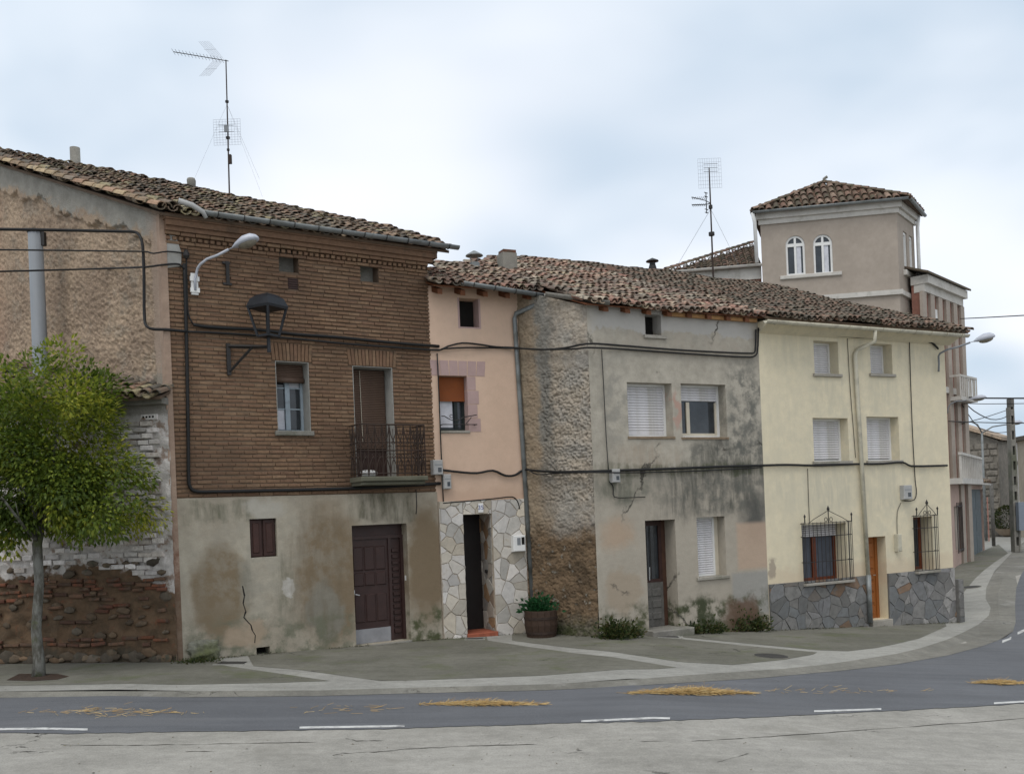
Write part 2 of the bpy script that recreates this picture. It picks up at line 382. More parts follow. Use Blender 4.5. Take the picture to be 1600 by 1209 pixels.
# ------------------------------------------------------------------ roof builder
def tile_data(r0=.09, r1=.072, ln=.42, seg=5, th=.016):
    v = []; f = []
    for y, r in ((0, r0), (ln, r1)):
        for q in (r, r-th):
            for k in range(seg+1):
                a = math.pi*k/seg; v.append(Vector((math.cos(a)*q, y, math.sin(a)*q*.85)))
    n = seg+1
    for k in range(seg):
        f += [(k, k+1, 2*n+k+1, 2*n+k), (n+k+1, n+k, 3*n+k, 3*n+k+1), (k+1, k, n+k, n+k+1)]
    f += [(0, 2*n, 3*n, n), (seg, n+seg, 3*n+seg, 2*n+seg)]
    return v, f
def inside(p, poly):
    x, y = p; r = False
    for (x0, y0), (x1, y1) in zip(poly, poly[1:]+poly[:1]):
        if (y0 > y) != (y1 > y) and x < (x1-x0)*(y-y0)/(y1-y0)+x0: r = not r
    return r
def tile_roof(fr, root, p0, ax, up_h, tan, poly, mat, base_mat, n_ind, sp=.2, row=.28, seed=1, sag=.03, th=.05, scale=1., name='roof', messy=1., roof=None):
    """p0: local start of the eave; ax: unit dir along the eave (local); up_h: horizontal unit dir up the slope; poly in (a, b)."""
    q = random.Random(seed); p0, ax, up_h = Vector(p0), Vector(ax), Vector(up_h)
    cs = 1/math.sqrt(1+tan*tan); up = (up_h+Vector((0, 0, tan)))*cs; nrm = ax.cross(up).normalized()
    if nrm.z < 0: nrm = -nrm
    P = lambda a, b_, h=0: p0+ax*a+up*(b_/cs)+nrm*h
    mb = MB(); mb.prism([P(a, b_, -.03-th) for a, b_ in poly], nrm*th)
    if roof is None: roof = mb.build(name, base_mat, root)
    else: mb.build('roof_deck', base_mat, roof)
    tv, tf = tile_data(); tv = [p*scale for p in tv]
    me = mesh_of('tile', tv, tf, mat)
    amin, amax = min(p[0] for p in poly), max(p[0] for p in poly); bmin, bmax = min(p[1] for p in poly), max(p[1] for p in poly)
    s1, s2 = q.random()*9, q.random()*9
    cover, chan = [], []
    a = amin+.08
    while a < amax:
        b_ = bmin-.06; k = 0; aj = q.uniform(-.01, .01)
        while b_ < bmax:
            for kind in (0, 1):
                aa = a+aj+(sp/2 if kind else 0)
                if not inside((aa, b_+row*.6), poly): continue
                h = sag*(math.sin(aa*1.1+s1)+math.sin(aa*2.7+b_*1.3+s2))*.5
                jit = messy
                rot = Matrix.Rotation(q.gauss(0, .035)*jit, 3, nrm)
                X, Y, Z = rot@ax, rot@up, nrm
                Yt = (Y-Z*(.075*scale)).normalized(); Zt = X.cross(Yt)
                if kind: X, Zt = -X, -Zt; hh = .055*scale
                else: hh = .012
                pos = P(aa+q.gauss(0, .008)*jit, b_+q.gauss(0, .02)*jit, h+hh+.035*scale*(0 if kind else 1)+q.uniform(-.004, .01)*jit)
                Mx = Matrix(((X.x, Yt.x, Zt.x, pos.x), (X.y, Yt.y, Zt.y, pos.y), (X.z, Yt.z, Zt.z, pos.z), (0, 0, 0, 1)))
                (chan if kind else cover).append((b_, Mx))
            b_ += row; k += 1
        a += sp
    cover.sort(key=lambda t: (fr.l2w(t[1].translation)-Vector((0, 0, CZ))).length)
    for _, Mx in cover[:n_ind]: inst('tile', me, roof, M=Mx)
    mb = MB()
    for _, Mx in cover[n_ind:]+chan:
        mb.add([Mx@p for p in tv], tf, q.random())
    if mb.v: tag(mb.build('tile_field', mat, roof, tint=True), kind='stuff')
    return roof, P

def ridge_caps(root, mat, p0, p1, n, scale=1.3, seed=1, base=None):
    q = random.Random(seed); p0, p1 = Vector(p0), Vector(p1); d = (p1-p0); ln = d.length/n; d.normalize(); X = d.cross(Vector((0, 0, 1))).normalized()
    tv, tf = tile_data(.1, .085, ln*1.25, 5, .018); tv = [Vector((p.x*scale, p.y, p.z*scale)) for p in tv]; me = mesh_of('ridge_tile', tv, tf, mat)
    for i in range(n):
        Y = (d-Vector((0, 0, .05))).normalized(); Z = X.cross(Y); p = p0+d*ln*i+Vector((0, 0, q.uniform(0, .015)))
        inst('ridge_tile', me, root, M=Matrix(((X.x, Y.x, Z.x, p.x), (X.y, Y.y, Z.y, p.y), (X.z, Y.z, Z.z, p.z), (0, 0, 0, 1))))
# ------------------------------------------------------------------ wall builder
def wall_holes(root, name, mat, s0, s1, z0, ztop, holes, depth=.3, y=0., thick=.32, zsplit=None):
    """front face with openings, their reveals and a back face; ztop may be (z at s0, z at s1)"""
    zt = (lambda s: ztop) if not isinstance(ztop, tuple) else (lambda s: ztop[0]+(ztop[1]-ztop[0])*(s-s0)/(s1-s0))
    ss = sorted({s0, s1, *[h[0] for h in holes], *[h[1] for h in holes]}); zs = sorted({z0, *[h[2] for h in holes], *[h[3] for h in holes]})+['T']
    zz = lambda s, z: zt(s) if z == 'T' else z
    mb = MB()
    for i in range(len(ss)-1):
        for j in range(len(zs)-1):
            sm = (ss[i]+ss[i+1])/2; zm = (zs[j]+zz(sm, zs[j+1]))/2
            if any(h[0] < sm < h[1] and h[2] < zm < h[3] for h in holes): continue
            a, c_, d, e = ss[i], ss[i+1], zs[j], zs[j+1]
            mb.poly([(a, y, zz(a, d)), (c_, y, zz(c_, d)), (c_, y, zz(c_, e)), (a, y, zz(a, e))])
    for h in holes:
        dd = h[4] if len(h) > 4 else depth; a, c_, d, e = h[:4]
        mb.poly([(a, y, d), (a, y, e), (a, y+dd, e), (a, y+dd, d)]); mb.poly([(c_, y, e), (c_, y, d), (c_, y+dd, d), (c_, y+dd, e)])
        mb.poly([(a, y, e), (c_, y, e), (c_, y+dd, e), (a, y+dd, e)]); mb.poly([(c_, y, d), (a, y, d), (a, y+dd, d), (c_, y+dd, d)])
    return mb.build(name, mat, root)
def back_shell(root, mat, pts, z0, ztops, name='rear_wall'):
    """vertical walls through the plan points (local x, y)"""
    mb = MB()
    for (a, za), (c_, zc_) in zip(list(zip(pts, ztops)), list(zip(pts, ztops))[1:]):
        mb.poly([(a[0], a[1], z0), (c_[0], c_[1], z0), (c_[0], c_[1], zc_), (a[0], a[1], za)])
    return mb.build(name, mat, root)
def slat_mesh(w, h, mat):
    mb = MB(); v = [(0, 0, 0), (0, -.012, h*.25), (0, -.014, h*.6), (0, -.004, h*.92), (0, .004, h*.92), (0, .004, 0)]
    mb.prism([Vector(p) for p in v], (w, 0, 0)); return mesh_of('slat', mb.v, mb.f, mat)
def roller_window(root, op, y, shut=1., slat_h=.055, smat=None, fmat=None, fw=.05, sill=True, sill_mat=None, sill_out=.05, mull=False, right_gap=0., gl=None, depth=.3, box=0.):
    """op=(s0,s1,z0,z1) opening; y = depth of the window plane; shut = fraction lowered"""
    a, c_, d, e = op; smat = smat or M_shut; fmat = fmat or M_white
    mb = MB(); c2 = c_-right_gap
    mb.box(a, a+fw, y-.03, y+.04, d, e); mb.box(c2-fw, c2, y-.03, y+.04, d, e); mb.box(a+fw, c2-fw, y-.03, y+.04, e-fw, e); mb.box(a+fw, c2-fw, y-.03, y+.04, d, d+fw)
    w = mb.build('window', fmat, root)
    ia, ic, iz0, iz1 = a+fw, c2-fw, d+fw, e-fw
    zlow = iz1-(iz1-iz0)*shut
    me = slat_mesh(ic-ia, slat_h, smat); z = iz1-slat_h
    while z > zlow-slat_h*.5:
        inst('slat', me, w, (ia, y-.005, max(z, iz0))); z -= slat_h
    inst('pane', mesh_of('pane', [(ia, y+.03, iz0), (ic, y+.03, iz0), (ic, y+.03, iz1), (ia, y+.03, iz1)], [(0, 1, 2, 3)], gl or M_glass), w)
    if mull and shut < 1:
        m = MB(); xm = ia+(ic-ia)*.3; g = .045
        m.box(xm-g, xm+g, y-.0, y+.028, iz0, zlow); m.box(ia, ia+g*.8, y, y+.028, iz0, zlow); m.box(ic-g, ic, y, y+.028, iz0, zlow)
        m.box(ia+g*.8, xm-g, y+.001, y+.028, iz0, iz0+g*1.3); m.box(xm+g, ic-g, y+.001, y+.028, iz0, iz0+g*1.3); m.build('casement', M_frame, w)
    if sill:
        m = MB(); m.bbox(a-.06, c_+.06, -sill_out, depth-.02, d-.055, d+.012, .008); m.build('sill', sill_mat or M_sill, w)
    return w
def half_gutter(mb, p0, p1, r=.07, out=(0, -1, 0)):
    prof = [(math.cos(t)*r, -math.sin(t)*r) for t in [math.pi*k/8 for k in range(9)]]+[(math.cos(t)*(r-.012), -math.sin(t)*(r-.012)) for t in [math.pi*k/8 for k in range(8, -1, -1)]]
    mb.sweep(prof, p0, p1, out, (0, 0, 1))
def voronoi(rect, nx, nz, q, jit=1.25):
    a, c_, d, e = rect; pts = []
    dx, dz = (c_-a)/nx, (e-d)/nz
    for i in range(-1, nx+1):
        for j in range(-1, nz+1):
            pts.append((a+(i+.5+(.5 if j % 2 else 0)+q.uniform(-.5, .5)*jit)*dx, d+(j+.5+q.uniform(-.5, .5)*jit)*dz))
    cells = []
    for k, (x, z) in enumerate(pts):
        poly = [(a, d), (c_, d), (c_, e), (a, e)]
        for m, (x2, z2) in enumerate(pts):
            if m == k or abs(x2-x) > 3*dx or abs(z2-z) > 3*dz: continue
            nx_, nz_ = x2-x, z2-z; mx, mz = (x+x2)/2, (z+z2)/2; new = []
            for i, p in enumerate(poly):
                r_ = poly[(i+1) % len(poly)]
                s1_ = (p[0]-mx)*nx_+(p[1]-mz)*nz_; s2_ = (r_[0]-mx)*nx_+(r_[1]-mz)*nz_
                if s1_ <= 0: new.append(p)
                if s1_*s2_ < 0:
                    t = s1_/(s1_-s2_); new.append((p[0]+(r_[0]-p[0])*t, p[1]+(r_[1]-p[1])*t))
            poly = new
            if len(poly) < 3: break
        if len(poly) >= 3: cells.append(poly)
    return cells
def stone_cladding(root_part, rect, nx, nz, mat, q, y=0., thick=.022, joint=.0055, name='stone', M=None):
    for poly in voronoi(rect, nx, nz, q):
        cx = sum(p[0] for p in poly)/len(poly); cz = sum(p[1] for p in poly)/len(poly)
        pp = []
        for x, z in poly:
            dx, dz = cx-x, cz-z; L = math.hypot(dx, dz) or 1
            k = min(joint, L*.4); pp.append(Vector((x+dx/L*k, y+.001, z+dz/L*k)))
        # drop near-duplicate corners
        qq = [p for i, p in enumerate(pp) if (p-pp[i-1]).length > .012]
        rr_ = []
        for i, p in enumerate(qq):
            n_ = qq[(i+1) % len(qq)]; rr_.append(p); e_ = n_-p
            if e_.length > .07:
                for t_ in ((.33, .67) if e_.length > .16 else (.5,)): m_ = p.lerp(n_, t_); k_ = q.uniform(-.012, .004); ct = Vector((cx, y, cz)); rr_.append(m_+(m_-ct).normalized()*k_)
        qq = rr_
        if len(qq) < 3: continue
        mb = MB(); mb.prism(qq[::-1] if False else qq, (0, -thick*q.uniform(.7, 1.3), 0), c=.005)
        o = mb.build(name, mat, root_part)
        if M is not None: o.matrix_local = M
ROCK = {}
def rock_mesh(i, mat):
    key = (i, mat.name)
    if key not in ROCK:
        bm = bmesh.new(); bmesh.ops.create_icosphere(bm, subdivisions=2 if i < 0 else 1, radius=1); q = random.Random(i+50)
        for v in bm.verts: v.co *= q.uniform(.78, 1.15)
        me = bpy.data.meshes.new('rock'); bm.to_mesh(me); bm.free(); me.materials.append(mat); ROCK[key] = me
        me.polygons.foreach_set('use_smooth', [True]*len(me.polygons))
    return ROCK[key]

# ------------------------------------------------------------------ the ground
KX = [x for x, _ in KN]
def ground_poly(name, pts, off, mat, parent=None, world=False, kind='structure', smooth=False):
    """flat polygon on the ground, cut at the ground's folds so that it follows them"""
    P = [Vector(p) for p in pts] if world else [gnd(x, y, off) for x, y in pts]
    bm = bmesh.new(); bm.faces.new([bm.verts.new((p.x, p.y, 0)) for p in P])
    for kx in KX:
        g = bm.verts[:]+bm.edges[:]+bm.faces[:]
        bmesh.ops.bisect_plane(bm, geom=g, plane_co=(kx, 0, 0), plane_no=(1, 0, 0))
    bmesh.ops.triangulate(bm, faces=[f for f in bm.faces if len(f.verts) > 4])
    for v in bm.verts: v.co.z = gz(v.co.x)+off
    bmesh.ops.recalc_face_normals(bm, faces=bm.faces[:])
    if sum(f.normal.z for f in bm.faces) < 0: bmesh.ops.reverse_faces(bm, faces=bm.faces[:])
    me = bpy.data.meshes.new(name); bm.to_mesh(me); bm.free(); me.materials.append(mat)
    o = inst(name, me, parent)
    if kind and not parent: o['kind'] = kind
    return o
ground = ground_poly('ground', [(-300, -60, 0), (300, -60, 0), (300, 700, 0), (-300, 700, 0)], -.072, M_plaza, world=True)
ROAD_NEAR = [(-260, 1146), (0, 1144), (120, 1145), (250, 1143), (380, 1141), (500, 1139.5), (600, 1138), (700, 1134.5), (800, 1132), (900, 1128), (1000, 1127), (1100, 1123), (1200, 1119), (1300, 1114), (1400, 1109), (1500, 1104), (1600, 1098), (1760, 1086)]
ROAD_FAR = [(-260, 1090.5), (0, 1089.5), (300, 1089), (500, 1087), (640, 1083), (750, 1080.5), (850, 1078), (900, 1076), (1005, 1070), (1075, 1066), (1180, 1059.6), (1220, 1056), (1280, 1050.5), (1310, 1048), (1355, 1043), (1400, 1037.7), (1438, 1031), (1479, 1024), (1506, 1017), (1535, 1009), (1562, 999), (1583, 986), (1587, 972), (1586, 945), (1588, 918), (1597, 895), (1613, 872), (1630, 856), (1650, 842)]
STRIP_OUT = [(-260, 1080.5), (0, 1079.5), (300, 1079), (500, 1078), (640, 1073.8), (750, 1071), (850, 1068.5), (900, 1065.8), (1005, 1059.6), (1075, 1054), (1180, 1047), (1220, 1044.5), (1280, 1038.5), (1310, 1034.7), (1355, 1028), (1400, 1021), (1438, 1012), (1479, 999), (1506, 987), (1529, 975), (1545, 961), (1548, 949), (1540, 935), (1541, 918), (1552, 895), (1567, 878), (1587, 857), (1602, 844), (1625, 834)]
qr = random.Random(4); RN = []
for (xa, ya), (xb, yb) in zip(ROAD_NEAR, ROAD_NEAR[1:]):
    for k in range(8): RN.append((xa+(xb-xa)*k/8, ya+(yb-ya)*k/8+qr.gauss(0, .45)))
road = ground_poly('road', RN+[ROAD_NEAR[-1]]+[(1900, 1010), (1850, 860), (1760, 830)]+ROAD_FAR[::-1], -.065, M_road)
sw_back = [(1640, 822), (1560, 836), (1470, 900), (1430, 955), (1203, 960), (940, 970), (826, 965), (690, 975), (300, 1005), (-260, 1010)]
pavement = ground_poly('pavement', STRIP_OUT+sw_back, 0, M_strip)
mb = MB()
so_ = [gnd(x, y, 0) for x, y in STRIP_OUT]; rf = [gnd(x, y, -.065) for x, y in ROAD_FAR]
for i in range(len(so_)-1):
    m0 = so_[i].lerp(rf[i], .12); m1 = so_[i+1].lerp(rf[i+1], .12)
    m0.z -= .0; m1.z -= .0
    b0 = so_[i].lerp(rf[i], .45); b1 = so_[i+1].lerp(rf[i+1], .45); b0.z = so_[i].z-.035; b1.z = so_[i+1].z-.035
    e0 = Vector((rf[i].x, rf[i].y, rf[i].z+.004)); e1 = Vector((rf[i+1].x, rf[i+1].y, rf[i+1].z+.004))
    for p, q_, r_, s_ in ((so_[i], m0, m1, so_[i+1]), (m0, b0, b1, m1), (b0, e0, e1, b1)):
        mb.add([p, q_, r_, s_], [(0, 1, 2, 3)])
k = mb.build('kerb', M_kerb); k['kind'] = 'structure'
PANELS = [[(-240, 1071.5), (0, 1070.5), (280, 1069), (430, 1066), (515, 1063), (440, 1052), (350, 1039), (330, 1010), (-240, 1010)],
          [(396, 1040), (470, 1046), (594, 1063), (692, 1060.5), (850, 1054.5), (1025, 1044.5), (1057, 1042), (900, 1020), (762, 1000), (755, 970), (640, 975), (380, 1010)],
          [(800, 1000), (900, 1012.4), (1057, 1032.5), (1072, 1034), (1145, 1038), (1225, 1030), (1270, 1022), (1277, 1018.5), (1160, 1007.7), (1030, 994), (1000, 965), (800, 968)],
          [(1068, 995), (1160, 1004), (1277, 1015), (1325, 1016.7), (1370, 1011.5), (1400, 1005.5), (1436, 997), (1479, 978), (1470, 950), (1200, 960), (1040, 965)],
          [(1490, 940), (1509, 921), (1524, 903), (1539, 889.6), (1554, 878), (1575, 864), (1560, 850), (1470, 890)]]
for p in PANELS: ground_poly('concrete_panel', p, .004, M_panel, pavement)
def dash(x0, y0, x1, y1, h):
    o = ground_poly('lane_mark', [(x0, y0-h), (x1, y1-h), (x1, y1+h), (x0, y0+h)], -.06, M_paint, road)
M_crack = simple('crack dirt', (.05, .046, .038), .95, .3, 9, 0)
qk = random.Random(12)
for pl_ in ([(95, 1163), (180, 1163.5), (260, 1162.5), (340, 1161), (420, 1160), (500, 1158)], [(20, 1174), (60, 1173)], [(290, 1173), (340, 1172.5)], [(520, 1179), (535, 1176), (560, 1175), (600, 1173), (640, 1169), (700, 1166), (760, 1164), (840, 1162)], [(540, 1153), (560, 1157), (600, 1156)], [(1000, 1158), (1040, 1157)], [(1080, 1157), (1140, 1154), (1180, 1151), (1240, 1147), (1320, 1142), (1400, 1136), (1500, 1129), (1620, 1120)], [(1120, 1190), (1160, 1179), (1170, 1176)]):
    up_, dn_ = [], []
    for (xa, ya), (xb, yb) in zip(pl_, pl_[1:]):
        for k in range(5):
            t = k/5; x_, y_ = xa+(xb-xa)*t, ya+(yb-ya)*t+qk.gauss(0, .35); w_ = qk.uniform(.05, .45); up_.append((x_, y_-w_)); dn_.append((x_, y_+w_))
    ground_poly('ground_crack', up_+[pl_[-1]]+dn_[::-1], -.068, M_crack, ground)
for d in ((-40, 1139, 137, 1139, 1.7), (468, 1136, 632, 1133.3, 1.6), (908, 1126, 1047, 1121.5, 1.5), (1272, 1110.5, 1377, 1107, 1.4), (1553, 1098, 1680, 1091, 1.4), (1566, 1002, 1580, 996, 2), (1590, 989, 1605, 982, 2)): dash(*d)
# ------------------------------------------------------------------ brick house
from mathutils import noise as mnoise
def SB(fr, kind, x0, y0, x1, y1, soft, col, st=1.): return (kind,)+fr.rect(x0, y0, x1, y1)+(soft, col, st)
pA = atY(283, 1032, 16.8); pB = atY(691, 998, 19.68); pD = atY(828, 988, 20.5); pC = atY(937, 995, 19.4); pE = atY(1203, 985, 21.5); pF = atY(1493, 972, 24.3)
FB = Frame(pA, pB)
H = FB.root('brick_house'); tag(H, 'tall brown brick house with iron balcony and plastered ground floor', 'house')
def rough_sheet(root, name, mat, p0, p1, z0, ztop, out, nx, nz, hfun, smooth=True):
    """wall sheet with real relief; ztop(t); hfun(t, z) = how far proud"""
    p0, p1, out = Vector(p0), Vector(p1), Vector(out); v = []; f = []
    for i in range(nx+1):
        t = i/nx; zt = ztop(t)
        for j in range(nz+1):
            z = z0+(zt-z0)*j/nz; p = p0.lerp(p1, t); v.append(Vector((p.x, p.y, z))+out*hfun(t, z))
    for i in range(nx):
        for j in range(nz):
            a = i*(nz+1)+j; f.append((a, a+nz+1, a+nz+2, a+1))
    return inst(name, mesh_of(name, v, f, mat, smooth), root)
ap1 = FB.rect(436, 387, 466, 425); ap2 = FB.rect(563, 403, 591, 440); win1 = FB.rect(432, 565, 484, 675); bdoor = FB.rect(554, 573, 616, 745)
vent = FB.rect(450, 434, 466, 452); swin = FB.rect(390, 810, 432, 870); mdoor = FB.rect(552, 819, 638, 1004); hole = FB.rect(400, 1010, 421, 1025)
zb = 2.84; ZE = 7.80
mossy = (.075, .082, .04); tan_ = (.22, .175, .115); grey_ = (.2, .2, .18)
M_pl_brick = plaster('stained lime plaster', (.385, .35, .28), (.31, .275, .215), [
    SB(FB, 'e', 466, 790, 566, 1010, .28, (.19, .142, .088), .95), SB(FB, 'e', 300, 850, 385, 1000, .28, (.19, .145, .09), .95), SB(FB, 'e', 634, 790, 698, 970, .3, (.19, .142, .088), .95),
    SB(FB, 'bs', 545, 760, 645, 815, .2, (.09, .085, .055), .95), SB(FB, 'e', 478, 915, 535, 1000, .25, (.21, .2, .165), .9),
    SB(FB, 'bs', 295, 785, 400, 815, .35, (.09, .095, .06), .85), SB(FB, 'e', 385, 775, 440, 815, .3, (.4, .38, .33), .8),
    SB(FB, 'es', 425, 870, 460, 960, .4, (.13, .14, .1), .7), SB(FB, 'e', 442, 905, 460, 930, .2, (.55, .53, .49), .9), SB(FB, 'es', 370, 870, 405, 950, .5, (.17, .17, .14), .7),
    SB(FB, 'bn', 280, 965, 560, 1040, .35, (.14, .145, .1), .9), SB(FB, 'e', 350, 975, 420, 1010, .35, (.36, .28, .2), .8),
    SB(FB, 'bn', 640, 955, 695, 1010, .3, mossy, 1.), SB(FB, 'en', 290, 790, 550, 960, .5, (.3, .28, .23), .5), SB(FB, 'es', 440, 780, 550, 1000, .4, (.14, .11, .07), .5)],
    .012, 6, .003, crack=None)
wall_holes(H, 'plaster_wall', M_pl_brick, 0, FB.L, -.5, zb, [swin+(.1,), mdoor+(.28,), hole+(.3,)], y=-.03)
MB().box(hole[0], hole[1], .25, .27, hole[2], hole[3]).build('vent_hole', M_dark, H)
mb = MB(); mb.poly([(0, -.03, zb), (FB.L, -.03, zb), (FB.L, .02, zb), (0, .02, zb)]); mb.build('plaster_ledge', M_pl_brick, H)
M_mortar = plaster('brick mortar', (.165, .113, .075), (.135, .092, .06), [SB(FB, 'e', 290, 430, 420, 780, .5, (.2, .15, .105), .6), SB(FB, 'e', 430, 400, 700, 560, .5, (.1, .07, .05), .7)], .01, 14, .004)
bw = wall_holes(H, 'brick_wall', M_mortar, 0, FB.L, zb, 7.62, [ap1+(.26,), ap2+(.26,), win1, bdoor, vent+(.04,)], depth=.4, y=.014)
M_brick = tinted('brown brick', [(.192, .118, .071), (.18, .109, .066), (.2, .127, .077), (.168, .1, .062), (.187, .114, .068), (.21, .135, .083), (.178, .106, .066)], .92, .25, 16, .005, 60,
                 (.1, .07, .048), (.54, .74), 3.2, (.55, .45, .65, (.115, .07, .044), .6), pv=.16)
COURSE = .077; BH = .053
def brick_mesh():
    mb = MB(); mb.bbox(-.5, .5, -.009, .02, 0, BH, .005); return mesh_of('brick', mb.v, mb.f, M_brick)
q = random.Random(3); ME_BR = brick_mesh()
arch = []   # flat arches (rowlocks) above the openings
def flat_arch(o, h, over, zsag=0):
    a, c_ = o[0]-over, o[1]+over; n = int((c_-a)/.068); arch.append((a-.01, c_+.01, o[3], o[3]+h))
    for i in range(n):
        x = a+(i+.5)*(c_-a)/n; tilt = (i-(n-1)/2)/n*.5
        mb = MB(); w = (c_-a)/n*.42
        v = [(x-w, .0, o[3]+.006), (x+w, .0, o[3]+.006), (x+w+tilt*h*.4, .0, o[3]+h-.006), (x-w+tilt*h*.4, .0, o[3]+h-.006)]
        mb.prism([Vector((p[0], .02, p[2])) for p in v], (0, -.03-q.uniform(0, .006), 0), c=.005); mb.build('lintel_brick', M_brick, bw)
for o, h, ov in ((ap1, .22, .07), (ap2, .22, .07), (win1, .34, .06), (bdoor, .33, .08)): flat_arch(o, h, ov)
blocks = [o[:4] for o in (ap1, ap2, win1, bdoor, vent)]+arch
bricks = []; row = 0; z = zb+.02
while z+BH < 7.56:
    cuts = sorted((o[0], o[1]) for o in blocks if o[2]-.01 < z+BH/2 < o[3]+.01)
    segs = []; x = 0
    for a, c_ in cuts:
        if a > x: segs.append((x, a))
        x = max(x, c_)
    segs.append((x, FB.L))
    for a, c_ in segs:
        x = a+(q.uniform(.1, .16) if row % 2 and a > 0 else 0)*0
        first = True
        while x < c_-.03:
            w = (.13 if first and row % 2 else q.uniform(.235, .275)); first = False
            if c_-x-w < .07: w = c_-x
            w = min(w, c_-x); bricks.append((x+w/2, z+q.gauss(0, .003), max(.02, w-.009), q.uniform(-.012, .006), q.gauss(0, .006))); x += w
    z += COURSE; row += 1
bricks.sort(key=lambda t: t[0]+abs(t[1]-4.2)*.2)
mb = MB()
for i, (x, z, w, dy, rr) in enumerate(bricks):
    if i < 280:
        o = inst('brick', ME_BR, bw, (x, dy+.006, z)); o.scale = (w, 1, 1); o.rotation_euler = (0, rr, 0)
    else:
        t = q.random(); cr, sr = math.cos(rr), math.sin(rr)
        mb.add([(x+p.co.x*w*cr, dy+.006+p.co.y, z+p.co.z-p.co.x*w*sr) for p in ME_BR.vertices], [tuple(p.vertices) for p in ME_BR.polygons], t)
tag(mb.build('brick_courses', M_brick, bw, tint=True), kind='stuff')
# cornice: plain course, dentils, plain course
def cornice_row(z, h, out, step, w, name):
    mbm = MB(); mbm.bbox(-w/2, w/2, -out, .01, 0, h, .006); me = mesh_of(name, mbm.v, mbm.f, M_brick); x = step/2
    while x < FB.L+.05:
        o = inst(name, me, bw, (x, 0, z+q.gauss(0, .003))); x += step
cornice_row(7.31, .055, .035, .26, .25, 'cornice_brick'); cornice_row(7.378, .06, .06, .11, .07, 'dentil'); cornice_row(7.455, .06, .085, .26, .25, 'cornice_brick')
mb = MB(); mb.box(0, FB.L+.06, -.12, .02, 7.52, 7.60); mb.box(0, FB.L+.1, -.17, .3, 7.6, 7.7); mb.box(-.02, FB.L+.14, -.2, .3, 7.7, 7.8); mb.prism([Vector((FB.L+.08, -.18, 7.6)), Vector((FB.L+.08, 2.4, 7.6)), Vector((FB.L+.08, 2.4, 8.78)), Vector((FB.L+.08, -.18, 7.78))], (.06, 0, 0)); mb.build('cornice_top', M_brick, H)
# reveals of the two upper openings are plastered: thin linings
M_lin = plaster('reveal plaster', (.34, .335, .31), (.28, .275, .25), [], .006, 8, .002)
for o in (win1, bdoor):
    mb = MB(); mb.box(o[1]-.012, o[1]+.0, .0, .4, o[2], o[3]); mb.box(o[0], o[0]+.012, .0, .4, o[2], o[3]); mb.box(o[0]+.012, o[1]-.012, .002, .4, o[3]-.012, o[3]); mb.build('reveal', M_lin, H)
for o in (ap1, ap2):
    mb = MB(); mb.box(o[0], o[1], .26, .28, o[2], o[3]); w = mb.build('blocked_opening', M_conc, H)
mb = MB(); mb.box(vent[0], vent[1], .02, .04, vent[2], vent[3]); w = mb.build('vent_grille', M_brown, H)
for i in range(5):
    z = vent[2]+(vent[3]-vent[2])*(i+.3)/5; MB().box(vent[0]+.015, vent[1]-.015, .005, .03, z, z+.02).build('slat', M_brown, w)
# blue window with rolled blind
def casement_window(root, op, y, fmat, leaf=.42):
    a, c_, d, e = op; mb = MB(); f = .05
    mb.box(a, a+f, y, y+.06, d, e); mb.box(c_-f, c_, y, y+.06, d, e); mb.box(a+f, c_-f, y, y+.06, e-f, e); mb.box(a+f, c_-f, y, y+.06, d, d+f)
    xm = (a+c_)/2; mb.box(xm-.045, xm+.045, y-.015, y+.06, d+f, e-f)
    w = mb.build('window', fmat, root)
    for k, (x0, x1) in enumerate(((a+f, xm-.045), (xm+.045, c_-f))):
        for j in range(3):
            z0 = d+f+(e-d-2*f)*j/3; z1 = d+f+(e-d-2*f)*(j+1)/3
            MB().box(x0+.012, x1-.012, y+.03, y+.036, z0+.012, z1-.012).build('pane', M_glass if (k+j) % 3 else M_curtain, w)
            if j: MB().box(x0, x1, y+.012, y+.045, z0-.012, z0+.012).build('glazing_bar', fmat, w)
    return w
w = casement_window(H, (win1[0]+.012, win1[1]-.012, win1[2]+.02, win1[3]-.012), .32, M_bluewood)
mb = MB(); mb.bbox(win1[0]-.06, win1[1]+.04, -.07, .38, win1[2]-.07, win1[2]+.02, .012); mb.build('sill', M_conc, w)
me = slat_mesh(win1[1]-win1[0]-.05, .035, M_rshutter); z = win1[3]-.05
for i in range(8): inst('slat', me, w, (win1[0]+.025, .27-.006*i, z)); z -= .033
MB().tube([(win1[0]+.02, .22, z-.005), (win1[1]-.03, .22, z-.005)], .055, 10).build('rolled_blind', M_rshutter, w, True)
# balcony door under a blind
mb = MB(); mb.box(bdoor[0]+.012, bdoor[1]-.012, .37, .4, bdoor[2]-.1, bdoor[3]-.012); dr = mb.build('balcony_door', M_brown, H)
me = slat_mesh(bdoor[1]-bdoor[0]-.06, .036, M_rshutter); z = bdoor[3]-.06
while z > bdoor[2]+.55: inst('slat', me, dr, (bdoor[0]+.03, .32, z)); z -= .035
MB().tube([(bdoor[0]+.28, .29, bdoor[3]-.05), (bdoor[0]+.29, .285, bdoor[2]+.7)], .006, 5).build('cord', M_frame, dr)
